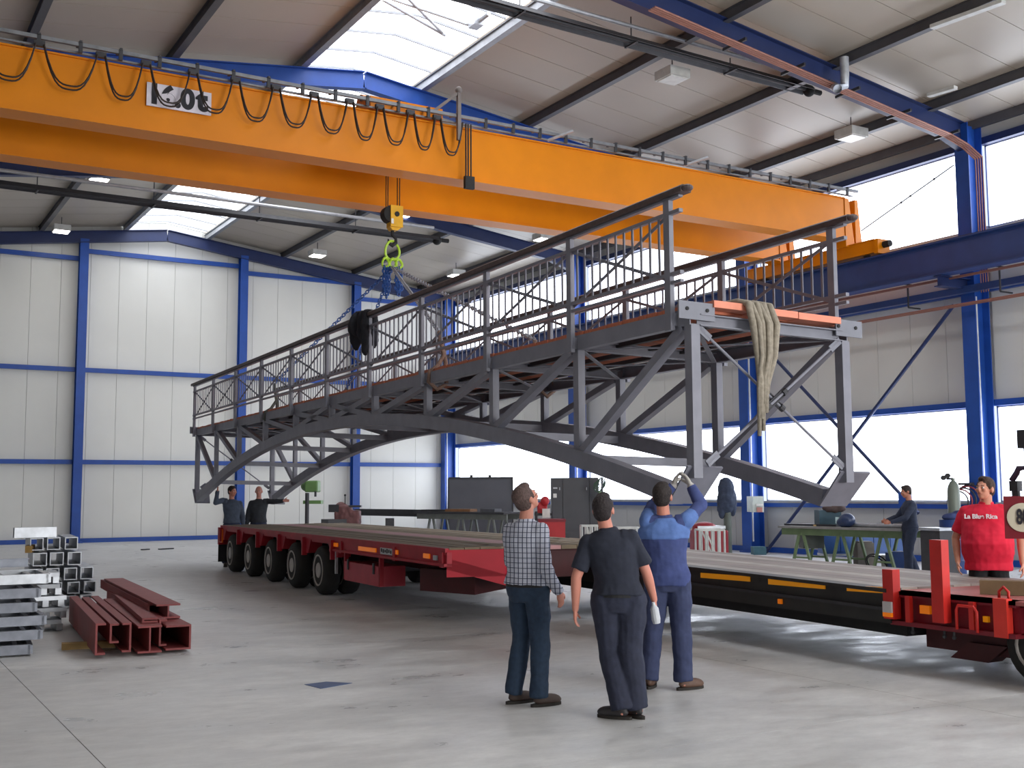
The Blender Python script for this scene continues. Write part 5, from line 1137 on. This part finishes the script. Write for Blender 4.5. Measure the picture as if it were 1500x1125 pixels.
c = onf(1276, 22.9); solo(MB().path([c+V((.30*math.cos(j*PI/10), .12*math.sin(j*PI/10)+.02*j/20, .2+.2*math.sin(j*PI/10))) for j in range(21)], .014, 6).path([c+V((.24*math.cos(j*PI/10), .16*math.sin(j*PI/10), .19+.17*math.sin(j*PI/10))) for j in range(21)], .014, 6), 'hose_coil', BLK(), 'black hose coiled on the floor under the workbench', 'hose')
a_, c_ = onf(1200, 23.8), onf(1275, 23.4); solo(MB().beam(a_+V((0, 0, .03)), c_+V((0, 0, .03)), .25, .05), 'plank', mat('brown_timber', (112, 92, 66)), 'brown plank on the floor below the blue cabinet', 'plank')
# gas bottle with gauges, drum, hose reel by the second column
D = 21.5; c = onf(1390, D); zt = up_(0, 712, D); t = thing('gas_bottle', 'grey-green gas bottle with pressure gauges by the window', 'bottle', c); GG = mat('bottle_green_grey', (108, 116, 106), .45, .1, 4, .08)
MB().lathe(c, (0, 0, 1), [(.10, 0), (.115, .02), (.115, zt-.2), (.10, zt-.1), (.06, zt-.02), (.035, zt), (.035, zt+.05)], 20).build('cylinder', GG, t, smooth=True)
MB().tube(c+V((0, 0, zt+.04)), c-cxd*.12+V((0, 0, zt+.04)), .02).tube(c-cxd*.10+cyd*.03+V((0, 0, zt+.1)), c-cxd*.10-cyd*.03+V((0, 0, zt+.1)), .045, 12).tube(c-cxd*.18+cyd*.03+V((0, 0, zt+.06)), c-cxd*.18-cyd*.03+V((0, 0, zt+.06)), .045, 12).build('regulator', BLK(), t)
D = 21.0; c = onf(1386, D); zt = up_(0, 768, D); t = thing('blue_drum', 'dark blue drum with a cloth on its lid below the gas bottle', 'drum', c)
MB().lathe(c, (0, 0, 1), [(.22, 0), (.225, .02), (.22, zt*.33), (.23, zt*.34), (.22, zt*.36), (.22, zt*.66), (.23, zt*.67), (.22, zt*.69), (.225, zt), (.2, zt), (.2, zt-.02)], 24).build('shell', mat('drum_blue', (30, 54, 110), .45, 0, 3, .1), t, smooth=True)
cl = c+V((0, 0, zt)); tag(blob(MB().ball(cl+V((0, 0, .05)), (.2, .16, .07)).ball(cl+cxd*.12+V((0, 0, .08)), (.1, .12, .09)), 'rag', mat('blue_rag', (54, 66, 110), .9, 0, 8, .2), None, .02, .04, at=cl), 'blue rag heap on the lid of the blue drum', 'rag')
t = thing('hose_hanger', 'red and black welding hoses coiled on the column by the red shirt', 'hose', gx(1420, 740, 21.5)); c = gx(1421, 730, 21.5)
for k in range(5):
    MB().path([c+V((-.04*k, .36*math.cos(j*PI/9)*(1-.06*k)+.05*k, .30*math.sin(j*PI/9)*(1-.05*k)-.02*k)) for j in range(19)], .018, 6).build('hose', mat('hose_red', (150, 60, 66), .6) if k % 2 else mat('hose_black', (60, 56, 60), .6), t, smooth=2)
MB().path([c+V((-.1, .3, -.1)), c+V((-.15, .35, -.5)), c+V((-.15, .32, -.9)), c+V((-.1, .3, -1.4))], .02, 6).build('hose_end', mat('hose_black', (60, 56, 60)), t, smooth=2); MB().box(c+V((.02, .1, .32)), (.16, .3, .05)).build('hook_bracket', DARK(), t)
c = onf(1366, 20.6); t = thing('machine_cart', 'dark welding cart standing behind the worker', 'machine', c); MB().box(c+cxd*.0+V((0, 0, .55)), (.4, .5, .8), R(-10)).build('case', DARK(), t); MB().box(c+V((0, 0, .98)), (.44, .54, .05), R(-10)).build('lid', GALV(), t)
for dx in (-.15, .15): MB().tube(c+V((dx, -.22, .08)), c+V((dx, -.28, .08)), .08, 14).build('wheel', BLK(), t)
